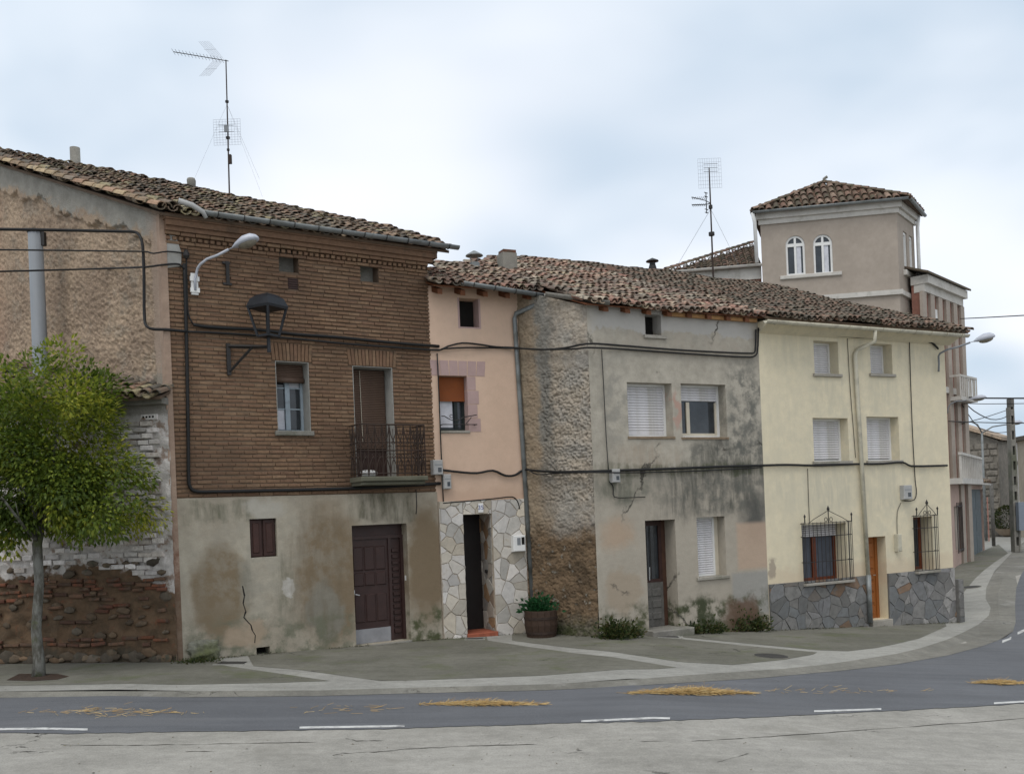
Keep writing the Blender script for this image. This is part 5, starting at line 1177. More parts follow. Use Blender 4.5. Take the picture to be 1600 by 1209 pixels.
M_doorgrey = simple('grey blue metal door', (.12, .15, .165), .55, .15, 4, .001, 20)
for k in range(2):
    x0 = dA[0]+(dA[1]-dA[0])*k/2+.01; x1 = dA[0]+(dA[1]-dA[0])*(k+1)/2-.01; lf_ = MB().box(x0, x1, .1, .14, dA[2], dA[3]).build('door_leaf', M_doorgrey, AN)
    for j in range(3): MB().box(x0+.08, x1-.08, .085, .101, dA[2]+.15+j*(dA[3]-dA[2])/3, dA[2]-.1+(j+1)*(dA[3]-dA[2])/3).build('door_panel', M_doorgrey, lf_)
for px in (1513, 1543):
    p = FA.pt(px, 800); MB().box(p.x-.15, p.x+.15, -.03, -.001, .4, zA-.6).build('pilaster', simple('brick pink strip', (.4, .2, .16), .9, .2, 6), AN)
p = FA.pt(1509, 800); MB().tube([(p.x, -.08, zA+.1), (p.x, -.08, 0)], .09, 8).build('downpipe', M_zinc, AN, True)
p = FA.pt(1548, 800); MB().tube([(p.x, -.08, zA+.1), (p.x, -.08, 0)], .09, 8).build('downpipe', M_oldwood, AN, True)
# balcony over the nearer part, lean-to tile roof over the rest
s1_ = FA.pt(1519, 750).x
mb = MB(); mb.box(.2, s1_, -.45, .6, zA, zA+.22); bl_ = mb.build('balcony', M_cornice, AN)
for k in range(13): x = .3+k*(s1_-.4)/12; MB().box(x-.06, x+.06, -.43, -.35, zA+.22, zA+1.1).build('baluster', M_cornice, bl_)
MB().box(.2, s1_, -.45, -.33, zA+1.1, zA+1.2).build('rail', M_cornice, bl_)
for k in range(4): MB().box(s1_-.1, s1_-.02, -.3+k*.22, -.2+k*.22, zA+.22, zA+1.1).build('baluster', M_cornice, bl_)
MB().box(s1_-.12, s1_, -.33, .6, zA+1.1, zA+1.2).build('rail', M_cornice, bl_)
s2_ = L; tile_roof(FA, AN, (s1_, -.3, zA+.1), (1, 0, 0), (0, 1, 0), .42, [(0, 0), (s2_-s1_, 0), (s2_-s1_-.6, 2.0), (0, 2.6)], TILE_OLD, M_base, 60, sp=.28, row=.36, seed=60, scale=1.3, sag=.04)
MB().box(s1_, L, -.4, .0, zA-.02, zA+.07).build('fascia', M_cornice, AN)
back_shell(AN, M_pinkw, [(L, 0), (L, 3), (0, 3)], -.6, [zA, zA+1, zA+1])

# ------------------------------------------------------------------ far end of the street
FS1 = Frame(atY(1480, 760, 62), atY(1562, 760, 60), -.3); S1 = FS1.root('far_stone_barn'); tag(S1, 'far grey stone barn with low red tile edge', 'building')
M_fst = plaster('far rubble stone', (.25, .225, .19), (.18, .165, .14), [], .05, 5, .02, mott=.3)
zl, zr = FS1.pt(1505, 670).z, FS1.pt(1560, 688).z; L = FS1.L
mb = MB(); mb.prism([Vector((0, 0, -1)), Vector((L, 0, -1)), Vector((L, 0, zr)), Vector((0, 0, zl+.5))], (0, 4, 0)); fw_ = mb.build('wall', M_fst, S1)
q = random.Random(5); z = 0.
while z < zr-.3:
    x = .1
    while x < L-.4:
        w = q.uniform(.5, 1.1); MB().bbox(x, min(L-.05, x+w-.06), -.05-q.uniform(0, .05), .02, z, z+q.uniform(.28, .36), .03).build('stone', M_fst, fw_); x += w
    z += .42
mb = MB(); mb.prism([Vector((-.1, -.3, zl+.5)), Vector((L+.3, -.3, zr)), Vector((L+.3, -.3, zr+.2)), Vector((-.1, -.3, zl+.72))], (0, 4.5, 0)); mb.build('roof', TILE_RED, S1)
FS2 = Frame(atY(1556, 760, 61), atY(1600, 760, 66), -.3); S2 = FS2.root('far_white_building'); tag(S2, 'far whitewashed building with narrow vertical slots', 'building')
L = FS2.L; zt2 = FS2.pt(1575, 690).z; M_fw = plaster('far white render', (.5, .48, .46), (.42, .4, .38), [], .01, 4, .01)
hs = [FS2.rect(x, 735, x+3, 772)+(.3,) for x in (1563, 1571, 1579)]
wall_holes(S2, 'wall', M_fw, 0, L, -1, zt2, hs)
for h in hs: MB().box(h[0], h[1], .3, .33, h[2], h[3]).build('slot_opening', M_dark, S2)
MB().box(-.2, L+.5, -.3, 5, zt2, zt2+.3).build('roof', TILE_DARK, S2); zz = FS2.pt(1575, 722).z; MB().box(0, L, -.1, -.001, zz-.1, zz+.1).build('band', M_conc, S2)
back_shell(S2, M_fw, [(0, 0), (0, 5), (L, 5), (L, 0)], -1, [zt2]*4)
FS3 = Frame(atY(1592, 760, 58), atY(1680, 760, 50), -.3); S3 = FS3.root('far_dark_house'); tag(S3, 'far ochre house at the right edge behind the concrete pole', 'building')
L = FS3.L; zt3 = FS3.pt(1600, 688).z; h = (1.0, 1.9, 1.0, 3.0, .2); wall_holes(S3, 'wall', plaster('far ochre render', (.38, .33, .26), (.32, .28, .22)), 0, L, -1, zt3, [h]); MB().box(h[0], h[1], .2, .22, h[2], h[3]).build('window', M_glass, S3)
MB().box(-.3, L+.3, -.3, 5, zt3, zt3+.25).build('roof', TILE_DARK, S3); back_shell(S3, M_conc, [(0, 0), (0, 5), (L, 5), (L, 0)], -1, [zt3]*4)
# low iron fence and planting in front of them
ff0, ff1 = gnd(1552, 838), gnd(1592, 834); FF = Frame(ff0, ff1); fe = FF.root('garden_fence'); tag(fe, 'low iron garden fence at the far end of the street', 'fence')
mb = MB(); mb.tube([(0, 0, .3), (FF.L, 0, .3)], .03, 5); mb.tube([(0, 0, 1.4), (FF.L, 0, 1.4)], .03, 5); mb.build('rail', M_iron, fe)
m = MB().tube([(0, 0, 0), (0, 0, 1.7)], .02, 4); me = mesh_of('bar', m.v, m.f, M_iron)
n = int(FF.L/.3)
for k in range(n+1): inst('bar', me, fe, (k*FF.L/n, 0, 0))

# ------------------------------------------------------------------ foliage helpers
def leaf_mat(name, cols, trans=.35, rough=.55):
    b = NB(name); at = b.n('ShaderNodeAttribute', attribute_name='tint'); c = b.ramp(at.outputs['Fac'], cols)
    m = b.done(c, rough, None, 0, .35); t = b.n('ShaderNodeBsdfTranslucent'); b.put(t.inputs[0], b.mul(c, 1.3)); mxs = b.n('ShaderNodeMixShader'); mxs.inputs[0].default_value = trans
    b.nt.links.new(b.b.outputs[0], mxs.inputs[1]); b.nt.links.new(t.outputs[0], mxs.inputs[2]); b.nt.links.new(mxs.outputs[0], b.nt.nodes['Material Output'].inputs[0]); return m
M_leaf = leaf_mat('tree leaf', [(.045, .075, .011), (.09, .135, .017), (.16, .205, .022), (.26, .285, .03), (.38, .36, .045)])
M_weed = leaf_mat('weed leaf', [(.015, .026, .008), (.032, .05, .012), (.065, .08, .02), (.075, .06, .025)])
M_pot = leaf_mat('geranium leaf', [(.008, .04, .012), (.014, .07, .02), (.02, .1, .03)])
def leaf(mb, p, d, n, ln, w, t):
    d = d.normalized(); s = d.cross(n)
    if s.length < 1e-4: s = Vector((1, 0, 0))
    s.normalize(); n = s.cross(d)
    mb.add([p, p+d*ln*.45+s*w*.5+n*ln*.06, p+d*ln-n*ln*.08, p+d*ln*.45-s*w*.5+n*ln*.06, p+d*ln*.5-n*ln*.02], [(0, 1, 4), (1, 2, 4), (4, 2, 3), (0, 4, 3)], t)
def rv(q):
    while True:
        v = Vector((q.uniform(-1, 1), q.uniform(-1, 1), q.uniform(-1, 1)))
        if .05 < v.length < 1: return v
# ------------------------------------------------------------------ street tree
q = random.Random(77)
tb = gnd(60, 1056); TR = empty('street_tree', tb); tag(TR, 'small leafy green tree standing on the pavement at left', 'tree')
Yt = tb.y; cc = atY(92, 690, Yt)-tb; RX, RZ = 1.52, 1.72
b = NB('bark'); c = b.mix(b.rng(b.noise(9, 6, .7, b.map(b.co(), (1, 1, .35))), .4, .62), (.085, .08, .065), (.2, .2, .18)); c = b.mix(b.rng(b.noise(4, 5, .65), .52, .66), c, (.09, .1, .05)); M_bark = b.done(c, .9, b.bump(b.noise(22, 5, .7, b.map(b.co(), (1, 1, .3))), .03))
fork = atY(58, 850, Yt)-tb
tr_path = [Vector((0, 0, -.1)), Vector((.02, 0, .25)), fork*.35+Vector((-.03, 0, 0)), fork*.7+Vector((.03, 0, 0)), fork, fork.lerp(cc, .45), cc+Vector((0, 0, .3))]
mb = MB(); mb.tube(tr_path, [.12, .09, .078, .074, .076, .05, .025], 10)
limbs = []
for k in range(13):
    a = k*2.4; el = q.uniform(.25, 1.1); d = Vector((math.cos(a)*math.cos(el), math.sin(a)*math.cos(el), math.sin(el))); st = fork.lerp(cc, q.uniform(-.03, .6)); ln = q.uniform(.75, 1.25)
    pts = [st, st+d*ln*.45+rv(q)*.08, st+d*ln+Vector((0, 0, .15))+rv(q)*.12]; mb.tube(pts, [.04, .026, .012], 6); limbs.append(pts)
    for j in range(3):
        s_ = pts[1].lerp(pts[2], q.random()); e_ = s_+(d+rv(q)*.9).normalized()*q.uniform(.3, .55); mb.tube([s_, e_], [.013, .005], 4); limbs.append([s_, e_])
mb.build('trunk', M_bark, TR, True)
LOBES = [(lambda c_, a_, b_: (c_.x, c_.z, a_, b_))(atY(x_, y_, Yt)-tb, a_, b_) for x_, y_, a_, b_ in ((86, 655, 1.05, 1.25), (158, 775, .9, .75), (-5, 765, .9, .95), (62, 735, 1.15, 1.25))]
mb = MB(); clumps = []
tries = 0
while len(clumps) < 270 and tries < 9000:
    tries += 1; v = rv(q); r_ = v.length; ex_, ez_, rx_, rz_ = LOBES[q.choices(range(len(LOBES)), [1.3, .8, .8, 1.2])[0]]; p = Vector((ex_+v.x*rx_, v.y*max(rx_, 1.0), ez_+v.z*rz_))
    lob = 1+.25*mnoise.noise(v.normalized()*2.2+Vector((3, 1, 7)))
    if r_ > .97*lob: continue
    if r_ < .42 and q.random() < .5: continue
    if mnoise.noise(p*1.5) < -.2: continue
    clumps.append((p, q.uniform(.18, .36)))
for p, cr in clumps:
    base_t = .4+.55*mnoise.noise(p*1.1)+q.uniform(-.2, .2)+.1*(p.z-cc.z)/RZ
    n = int(120*(cr/.28)**2)
    for i in range(n):
        v = rv(q); lp_ = p+v*cr; out = (lp_-cc).normalized()*.5+v.normalized()*.6+Vector((0, 0, -.12)); t = min(.99, max(.01, base_t+q.gauss(0, .14)+(.25 if q.random() < .06 else 0)))
        leaf(mb, lp_, out+rv(q)*.5, (Vector((0, 0, 1))+rv(q)*.8).normalized(), q.uniform(.06, .115), q.uniform(.034, .054), t)
cr_ = mb.build('crown', M_leaf, TR, tint=True)
sp_ = [(-110, 1058), (30, 1052), (90, 1052), (108, 1056), (90, 1061), (50, 1063), (10, 1062)]
ground_poly('tree_pit', sp_[1:], .008, simple('bare soil', (.05, .032, .022), .95, .4, 9, .03, 25), pavement)

def tuft(name, base, n, hgt, spread, mat, label, cat, seed, size=(.07, .14), parent=None):
    q = random.Random(seed); mb = MB()
    for i in range(n):
        p = Vector((q.gauss(0, spread), q.gauss(0, spread*.45), abs(q.gauss(0, hgt*.5)))); d = Vector((p.x*1.2/spread*.4, p.y/spread*.4-.3, q.uniform(.2, 1.2)))
        leaf(mb, p, d+rv(q)*.5, (Vector((0, -1, .5))+rv(q)*.7).normalized(), q.uniform(*size), q.uniform(*size)*.55, q.random())
    o = mb.build(name, mat, parent, tint=True); o.location = base
    if name == 'moss_tuft': o['kind'] = 'stuff'
    if label: tag(o, label, cat)
    return o
# ------------------------------------------------------------------ barrel planter
bp = gnd(846, 994); BR = empty('barrel_planter', bp); tag(BR, 'dark half wine barrel used as planter in the corner', 'planter')
M_stave = simple('barrel wood', (.05, .03, .02), .8, .3, 9, .003, 30)
prof = [(0, .3), (.25, .345), (.5, .34), (.55, .335)]
n = 16; v = []; f = []
for z_, r_ in prof:
    for a in (-1, 1):
        an = a*math.pi/n*.96
        for rr in (r_, r_-.03): v.append(Vector((rr*math.cos(an), rr*math.sin(an), z_)))
for i in range(len(prof)-1):
    o = i*4; f += [(o, o+2, o+6, o+4), (o+3, o+1, o+5, o+7), (o+1, o, o+4, o+5), (o+2, o+3, o+7, o+6)]
f += [(1, 3, 2, 0), (12, 14, 15, 13)]
me = mesh_of('stave', v, f, M_stave)
for k in range(n): o = inst('stave', me, BR); o.rotation_euler = (0, 0, 2*math.pi*k/n)
for z_, r_ in ((.1, .323), (.4, .351)): MB().lathe([(r_-.01, z_-.025), (r_, z_-.025), (r_, z_+.025), (r_-.01, z_+.025)], (0, 0, 0), 24).build('hoop', M_rust, BR)
MB().lathe([(.3, .46), (.3, .5), (.0, .53)], (0, 0, 0), 16).build('soil', simple('potting soil', (.03, .02, .014), .95, .3, 9, .02, 30), BR)
tuft('geranium_plant', bp+Vector((-.05, 0, .5)), 330, .26, .15, M_pot, 'dark green leafy plant growing in the half barrel', 'plant', 4, (.07, .12))
# ------------------------------------------------------------------ weeds at the foot of the grey house
for i, (px, py, n, h_, sp, lab) in enumerate(((960, 998, 800, .3, .13, 'weeds against the corner of the grey house left of its door'), (984, 996, 420, .24, .1, 'short weeds just left of the grey house door step'),
      (1148, 986, 520, .36, .16, 'broad green weed below the broken plaster of the grey house'), (1105, 989, 380, .2, .2, 'low weeds between the door step and broken plaster'), (1180, 986, 480, .3, .14, 'weeds where the grey house meets the dark stone base'), (1080, 990, 240, .18, .12, 'small weeds right of the grey door step'))):
    g = gnd(px, py); tuft('weed', g+Vector((0, -.03, 0)), n, h_, sp, M_weed, lab, 'weed', 90+i, (.05, .1))
    if i in (3, 4, 5): bpy.data.objects[max((o.name for o in bpy.data.objects if o.name.startswith('weed')), key=lambda s: s)]['kind'] = 'stuff'
g = gnd(948, 992); tuft('moss_tuft', gnd(312, 1034)+Vector((0, -.05, 0)), 260, .06, .2, M_weed, 'low moss at the foot of the corner boulder', 'moss', 66, (.03, .06))
g = gnd(316, 1030); bm = bmesh.new(); bmesh.ops.create_icosphere(bm, subdivisions=4, radius=1)
for v in bm.verts:
    p = v.co.copy(); k = max(abs(p.x), abs(p.y), abs(p.z))**.55; p = p/k*.85; n_ = mnoise.turbulence(p*2.3+Vector((2, 5, 1)), 4, False); p *= .82+.3*n_; v.co = Vector((p.x*.4, p.y*.2, p.z*.28))
me = bpy.data.meshes.new('corner_boulder'); bm.to_mesh(me); bm.free(); me.materials.append(plaster('mossy boulder', (.24, .235, .2), (.11, .12, .055), [], .03, 14, .012, mott=.4)); me.polygons.foreach_set('use_smooth', [True]*len(me.polygons))
o = inst('corner_boulder', me, None, g+Vector((.0, .04, .14))); o.rotation_euler = (0, 0, FB.rz); tag(o, 'squat mossy boulder at the corner of the brick house', 'boulder')
# shrub, bowl and greenery at the far end
g = gnd(1578, 838); BW = MB().lathe([(.3, 0), (.55, .1), (.8, .42), (.86, .5), (.8, .5), (.7, .4), (.0, .38)], (0, 0, 0), 18).build('planter_bowl', simple('terracotta bowl', (.3, .24, .18), .9, .15, 6)); BW.location = g; tag(BW, 'wide stone planter bowl at the far end of the street', 'planter')
q = random.Random(9); mb = MB()
for i in range(900):
    v = rv(q).normalized(); leaf(mb, Vector((v.x*.62, v.y*.62, .75+v.z*.75)), v+rv(q)*.4, v, .16, .09, q.random())
o = mb.build('clipped_shrub', M_weed, tint=True); o.location = g+Vector((-.15, 0, .35)); tag(o, 'round clipped shrub in the far planter bowl', 'shrub')
g2 = gnd(1584, 826); mb = MB()
for i in range(900):
    v = rv(q); leaf(mb, Vector((v.x*2.2, v.y*.6, .5+v.z*.6)), v+Vector((0, 0, .5)), v, .2, .1, q.random()*.5)
o = mb.build('hedge', M_weed, tint=True); o.location = g2; tag(o, 'dark low hedge behind the far planter bowl', 'hedge')
# ------------------------------------------------------------------ poles
FGb = Frame(FB.l2w(GD), FB.l2w((0, 0, 0)))
pt_ = atY(55, 362, 18.6); pb_ = Vector((pt_.x, pt_.y, 0)); UP = empty('utility_pole', pb_); tag(UP, 'grey metal utility pole rising behind the tree', 'pole')
mb = MB(); mb.tube([(0, 0, .0), (0, 0, pt_.z)], [.16, .135], 14); mb.build('shaft', M_polegrey, UP, True)
mb = MB(); mb.lathe([(.15, pt_.z-.02), (.15, pt_.z+.03), (.0, pt_.z+.05)], (0, 0, 0), 14); mb.build('cap', M_iron, UP); MB().box(.12, .19, -.05, .05, pt_.z-.28, pt_.z-.02).build('bracket', M_iron, UP)
g = gnd(1588, 862); pz = atY(1585, 636, g.y).z-g.z; CP = empty('concrete_pole', g); tag(CP, 'tall perforated concrete electricity pole at far right', 'pole')
k_ = pz
mb = MB(); mb.prism([Vector((-.15, -.18, 0)), Vector((-.07, -.18, 0)), Vector((-.05, -.13, k_)), Vector((-.1, -.13, k_))], (0, .36, 0)); mb.prism([Vector((.07, -.18, 0)), Vector((.15, -.18, 0)), Vector((.1, -.13, k_)), Vector((.05, -.13, k_))], (0, .36, 0)); mb.build('shaft', M_conc, CP)
for i in range(int(k_/.7)+1): z = i*.7; MB().box(-.08, .08, -.15, .15, z, z+.3).build('web', M_conc, CP)
MB().box(-.05, .75, -.45, -.19, 1.0, 2.3).build('meter_cabinet', simple('blue grey cabinet', (.2, .23, .27), .6, .1), CP)
MB().box(-.07, .07, -.2, .2, k_, k_+.4).build('pole_head', M_oldwood, CP)
# ------------------------------------------------------------------ lamps
def lamp_head(mb_s, mb_b, p, d, ln=.62, w=.2):
    d = d.normalized(); s = Vector((d.y, -d.x, 0)).normalized(); u = s.cross(d)
    if u.z < 0: u = -u
    rings = [(0, .035, .035), (.12, .05, .06), (.3, .3, .3), (.55, .5, .5), (.8, .48, .46), (.95, .3, .25), (1, .05, .05)]
    prev = None; n = len(mb_s.v); seg = 10; v = []; f = []
    for t, ww, hh in rings:
        for k in range(seg):
            a = 2*math.pi*k/seg; sc = .42 if math.sin(a) > 0 else .16
            v.append(p+d*(t*ln)+s*(math.cos(a)*w*ww)+u*(math.sin(a)*w*sc*hh*2))
    for i in range(len(rings)-1):
        for k in range(seg): f.append((i*seg+k, i*seg+(k+1) % seg, (i+1)*seg+(k+1) % seg, (i+1)*seg+k))
    f += [tuple(range(seg))[::-1], tuple(range((len(rings)-1)*seg, len(rings)*seg))]
    mb_s.add(v, f)
    c = p+d*(ln*.62)-u*(.025); v = []; f = []
    for j in range(4):
        r_ = math.cos(j*.5)
        for k in range(10): a = 2*math.pi*k/10; v.append(c+d*(math.cos(a)*ln*.3*r_)+s*(math.sin(a)*w*.4*r_)-u*(.075*math.sin(j*.5)+.005))
    for j in range(3):
        for k in range(10): f.append((j*10+k, j*10+(k+1) % 10, (j+1)*10+(k+1) % 10, (j+1)*10+k))
    f.append(tuple(range(30, 40))); mb_b.add(v, f)
def street_lamp(fr, base, mid, head0, head1, name, label, bracket=True, w=.24):
    root = empty(name, fr.l2w(base), fr.rz); tag(root, label, 'street lamp'); o = Vector(base)
    b0, m0, h0, h1 = [Vector(p)-o for p in (base, mid, head0, head1)]
    mid2 = m0.lerp(h0, .25)+Vector((0, 0, .03))
    MB().tube([b0+Vector((0, -.06, -.15)), b0+Vector((0, -.08, .05)), b0.lerp(m0, .6)+Vector((0, 0, .06)), m0, mid2, m0.lerp(h0, .6), h0], .024, 8).build('arm', M_lampgrey if bracket else M_polegrey, root, True)
    s_, b_ = MB(), MB(); lamp_head(s_, b_, h0, h1-h0, (h1-h0).length, w); s_.build('lamp_housing', M_lampgrey, root, True); b_.build('lamp_bowl', M_lampglass, root, True)
    if bracket: m = MB(); m.box(-.06, .06, -.05, .0, -.22, .16); m.box(-.08, .08, -.07, -.03, -.18, -.1); m.box(-.08, .08, -.07, -.03, .02, .1); m.build('wall_bracket', M_white, root)
    return root
street_lamp(FB, FB.pt(303, 442, -.02), FB.pt(313, 413, -.25), FB.pt(357, 390, -.65), FB.pt(404, 371, -1.05), 'street_lamp', 'grey cobra-head street lamp on the left of the brick house', True, .3)
street_lamp(FC, FC.pt(1463, 572, -.02), FC.pt(1469, 552, -.2), FC.pt(1516, 535, -.75), FC.pt(1555, 525, -1.1), 'street_lamp', 'grey street lamp on the right corner of the cream house', False, .32)
pW = FW.pt(1478, 640, -.1); street_lamp(FW, pW, pW+Vector((.0, -.3, .25)), pW+Vector((.1, -.75, .3)), pW+Vector((.2, -1.45, .35)), 'street_lamp', 'small far street lamp beside the tower house balcony', False, .3)
# distant double lamp post
g = gnd(1541, 845); pz = atY(1541, 676, g.y); LP = empty('lamp_post', g); tag(LP, 'thin far lamp post with two arms above the barn', 'street lamp'); hz = pz.z-g.z
mb = MB(); mb.tube([(0, 0, 0), (0, 0, hz)], [.09, .06], 8); mb.build('post', M_zinc, LP, True)
sc = g.y/FPX
for dx, dy in ((-16, 18), (42, 12)):
    e_ = Vector((dx*sc, 0, dy*sc)); MB().tube([(0, 0, hz), Vector((dx*sc*.4, 0, hz+dy*sc*.75)), Vector((0, 0, hz))+e_], .04, 6).build('arm', M_zinc, LP, True)
    s_, b_ = MB(), MB(); dd = Vector((dx, 0, abs(dx)*.1)).normalized(); lamp_head(s_, b_, Vector((0, 0, hz))+e_, dd, .8, .4); s_.build('lamp_housing', M_lampgrey, LP, True); b_.build('lamp_bowl', M_lampglass, LP, True)
# black lantern on a triangular bracket
wb0, wb1 = FB.pt(356, 537, -.03), FB.pt(357, 586, -.03); LY = -.55
cx = FB.pt(420, 540, LY); LN = empty('wall_lantern', FB.l2w(Vector((wb0.x, 0, wb1.z))), FB.rz); tag(LN, 'black four-sided lantern on iron bracket on the brick house', 'lantern'); o0 = Vector((wb0.x, 0, wb1.z))
c0 = Vector((cx.x, LY, cx.z))-o0; h_ = wb0.z-wb1.z
mb = MB(); mb.box(-.035, .035, -.06, -.01, 0, h_)
def bar(mb, p, q_, w):
    mb.tube([p, q_], w, 4)
bar(mb, Vector((0, -.04, h_-.05)), c0+Vector((0, 0, -.02)), .032); bar(mb, Vector((0, -.04, .05)), Vector((0, -.04, h_-.05)).lerp(c0, .62)+Vector((0, 0, .0)), .026); mb.build('bracket', M_iron, LN)
lt = FB.pt(420, 481, LY).z-o0.z; lb = FB.pt(420, 525, LY).z-o0.z; top = FB.pt(420, 461, LY).z-o0.z
wt = (FB.pt(453, 480, LY).x-FB.pt(385, 480, LY).x)/2/1.12; wb_ = wt*.55; a0 = math.atan2(-.95, -.3)
P4 = lambda w, z: [Vector((c0.x+w*math.cos(a0+k*math.pi/2), c0.y+w*math.sin(a0+k*math.pi/2), z)) for k in range(4)]
M_lant = simple('lantern iron', (.014, .016, .02), .5, .2, 6, .001, 30, spec=.4)
mb = MB(); mb.tube([c0+Vector((0, 0, -.12)), Vector((c0.x, c0.y, lb))], .035, 8); mb.add(P4(wb_, lb-.02)+P4(wb_, lb+.02), [(3, 2, 1, 0), (4, 5, 6, 7)]+[(k, (k+1) % 4, 4+(k+1) % 4, 4+k) for k in range(4)]); mb.build('base', M_lant, LN)
for p_, q_ in zip(P4(wb_*.95, lb), P4(wt*.93, lt)): MB().tube([p_, q_], 0.026, 4).build('upright', M_lant, LN)
ln_ = MB(); lev = P4(wt*.98, lt-.025)+P4(wt*1.03, lt+.02)+P4(wt*.82, lt+(top-lt)*.7)+P4(wt*.5, top)
ln_.add(lev, [(i*4+k, i*4+(k+1) % 4, (i+1)*4+(k+1) % 4, (i+1)*4+k) for i in range(3) for k in range(4)]+[(3, 2, 1, 0), (12, 13, 14, 15)]); ln_.build('lid', M_lant, LN)

# ------------------------------------------------------------------ cables along the walls and overhead
def cable(pts, r, label, name='cable', seg=6, sub=3, mat=None):
    P = [Vector(p) for p in pts]
    if sub > 1:
        out = []
        for i in range(len(P)-1):
            p0, p1, p2, p3 = P[max(0, i-1)], P[i], P[i+1], P[min(len(P)-1, i+2)]
            for k in range(sub):
                t = k/sub; lim = (p2-p1).length
                m1 = (p2-p0)*.5; m2 = (p3-p1)*.5
                if m1.length > lim: m1 = m1.normalized()*lim
                if m2.length > lim: m2 = m2.normalized()*lim
                h00 = 2*t**3-3*t*t+1; h10 = t**3-2*t*t+t; h01 = -2*t**3+3*t*t; h11 = t**3-t*t; out.append(p1*h00+m1*h10+p2*h01+m2*h11)
        P = out+[P[-1]]
    o0 = P[0].copy(); mb = MB(); mb.tube([p-o0 for p in P], r, seg); o = mb.build(name, mat or M_cable, None, True); o.location = o0; tag(o, label, 'cable'); return o
W = lambda fr, off, *pts: [fr.l2w(fr.pt(x, y, off)) for x, y in pts]
FSd = Frame(pD, pC)
cable(W(FB, -.05, (302, 507), (318, 510), (360, 513), (400, 515), (460, 522), (530, 527), (610, 535), (686, 541)), .03, 'thick clipped cable across the brick house, upper of the pair')
up1 = W(FB, -.06, (292, 518), (340, 520), (400, 524), (470, 530), (540, 537), (620, 543), (686, 547))+W(FP, -.06, (700, 541), (722, 536), (748, 538), (775, 542), (800, 543))+W(FSd, -.1, (840, 546), (880, 544), (918, 537))
cable(up1+W(FG, -.06, (960, 539), (1050, 546), (1120, 550), (1176, 552), (1180, 548), (1181, 515)), .02, 'black cable running under the eaves from brick house to grey house')
cable(W(FP, -.08, (690, 545), (730, 543), (803, 544))+W(FSd, -.12, (850, 546), (900, 545), (920, 543))+W(FG, -.05, (980, 546), (1080, 553), (1172, 558), (1183, 552), (1185, 512)), .018, 'lower black cable of the pair across the grey house')
cable(W(FB, -.05, (288, 412), (290, 480), (292, 560), (294, 680), (295, 752), (300, 765), (315, 768), (420, 766), (540, 763), (640, 758), (688, 755)), .032, 'thick black conduit down the left corner of the brick house')
cable(W(FB, -.05, (291, 395), (292, 440), (294, 490), (302, 507)), .014, 'thin cable from the brick house junction to the clipped cable')
cable([atY(-220, 355, 14.5)]+W(FGb, -.3, (205, 362), (218, 368), (223, 385), (225, 430), (226, 500), (234, 513))+W(FB, -.07, (262, 515), (292, 518)), .026, 'topmost overhead cable bending down the rough gable')
cable([atY(-220, 388, 14.5)]+W(FGb, -.3, (225, 393), (240, 396))+W(FB, -.08, (262, 393), (290, 396)), .014, 'middle overhead cable at the left edge')
cable([atY(-220, 430, 14.5)]+W(FGb, -.3, (120, 421), (230, 417))+W(FB, -.07, (262, 413), (280, 413), (288, 420)), .018, 'lowest overhead cable at the left edge')
cable(W(FP, -.05, (690, 734), (715, 737), (745, 739), (770, 735), (790, 743), (805, 742), (818, 734))+W(FSd, -.1, (835, 735), (870, 737), (930, 736))+W(FG, -.05, (960, 735), (1050, 732), (1120, 729), (1190, 727))+W(FC, -.05, (1230, 726), (1270, 727), (1330, 725), (1380, 724), (1410, 722), (1424, 728), (1480, 727)), .026, 'long sagging cable at first-floor level across pink, grey and cream houses')
cable(W(FSd, -.1, (822, 732), (840, 741), (870, 739), (932, 738))+W(FG, -.06, (1000, 738), (1100, 735), (1190, 730)), .014, 'second thin cable below the first-floor cable on the grey house')
cable(W(FG, -.03, (940, 546), (943, 600), (947, 680), (951, 738)), .009, 'thin vertical cable down the grey house left edge')
cable(W(FG, -.03, (952, 752), (958, 760), (960, 776), (985, 777), (1008, 776)), .01, 'short cable below the meter on the grey house')
cable(W(FC, -.05, (1192, 511), (1260, 520), (1340, 527), (1420, 531), (1455, 535), (1466, 545)), .025, 'thick cable under the cream eaves')
cable(W(FC, -.03, (1421, 532), (1423, 600), (1426, 680), (1430, 750), (1432, 770), (1428, 781), (1412, 782)), .011, 'thin cable down the right part of the cream house')
cable(W(FC, -.02, (1324, 528), (1328, 600), (1335, 690), (1337, 715)), .007, 'thin wire left of the cream downpipe')
cable(W(FC, -.02, (1262, 732), (1263, 770), (1265, 818)), .007, 'thin wire above the large grilled window')
cable(W(FC, -.02, (1408, 785), (1402, 800), (1402, 835)), .007, 'thin wire from the cream meter to the letter slot')
cable(W(FP, -.05, (692, 786), (725, 783), (770, 779), (800, 776), (808, 782), (812, 795)), .014, 'thin cable along the top of the pale stone facing')
cable(W(FB, -.06, (683, 552), (686, 620), (689, 700), (693, 790)), .014, 'thin cable down the joint between brick and pink houses')
cable(W(FB, -.03, (650, 764), (651, 790), (650, 803)), .01, 'short loose cable end below the iron balcony')
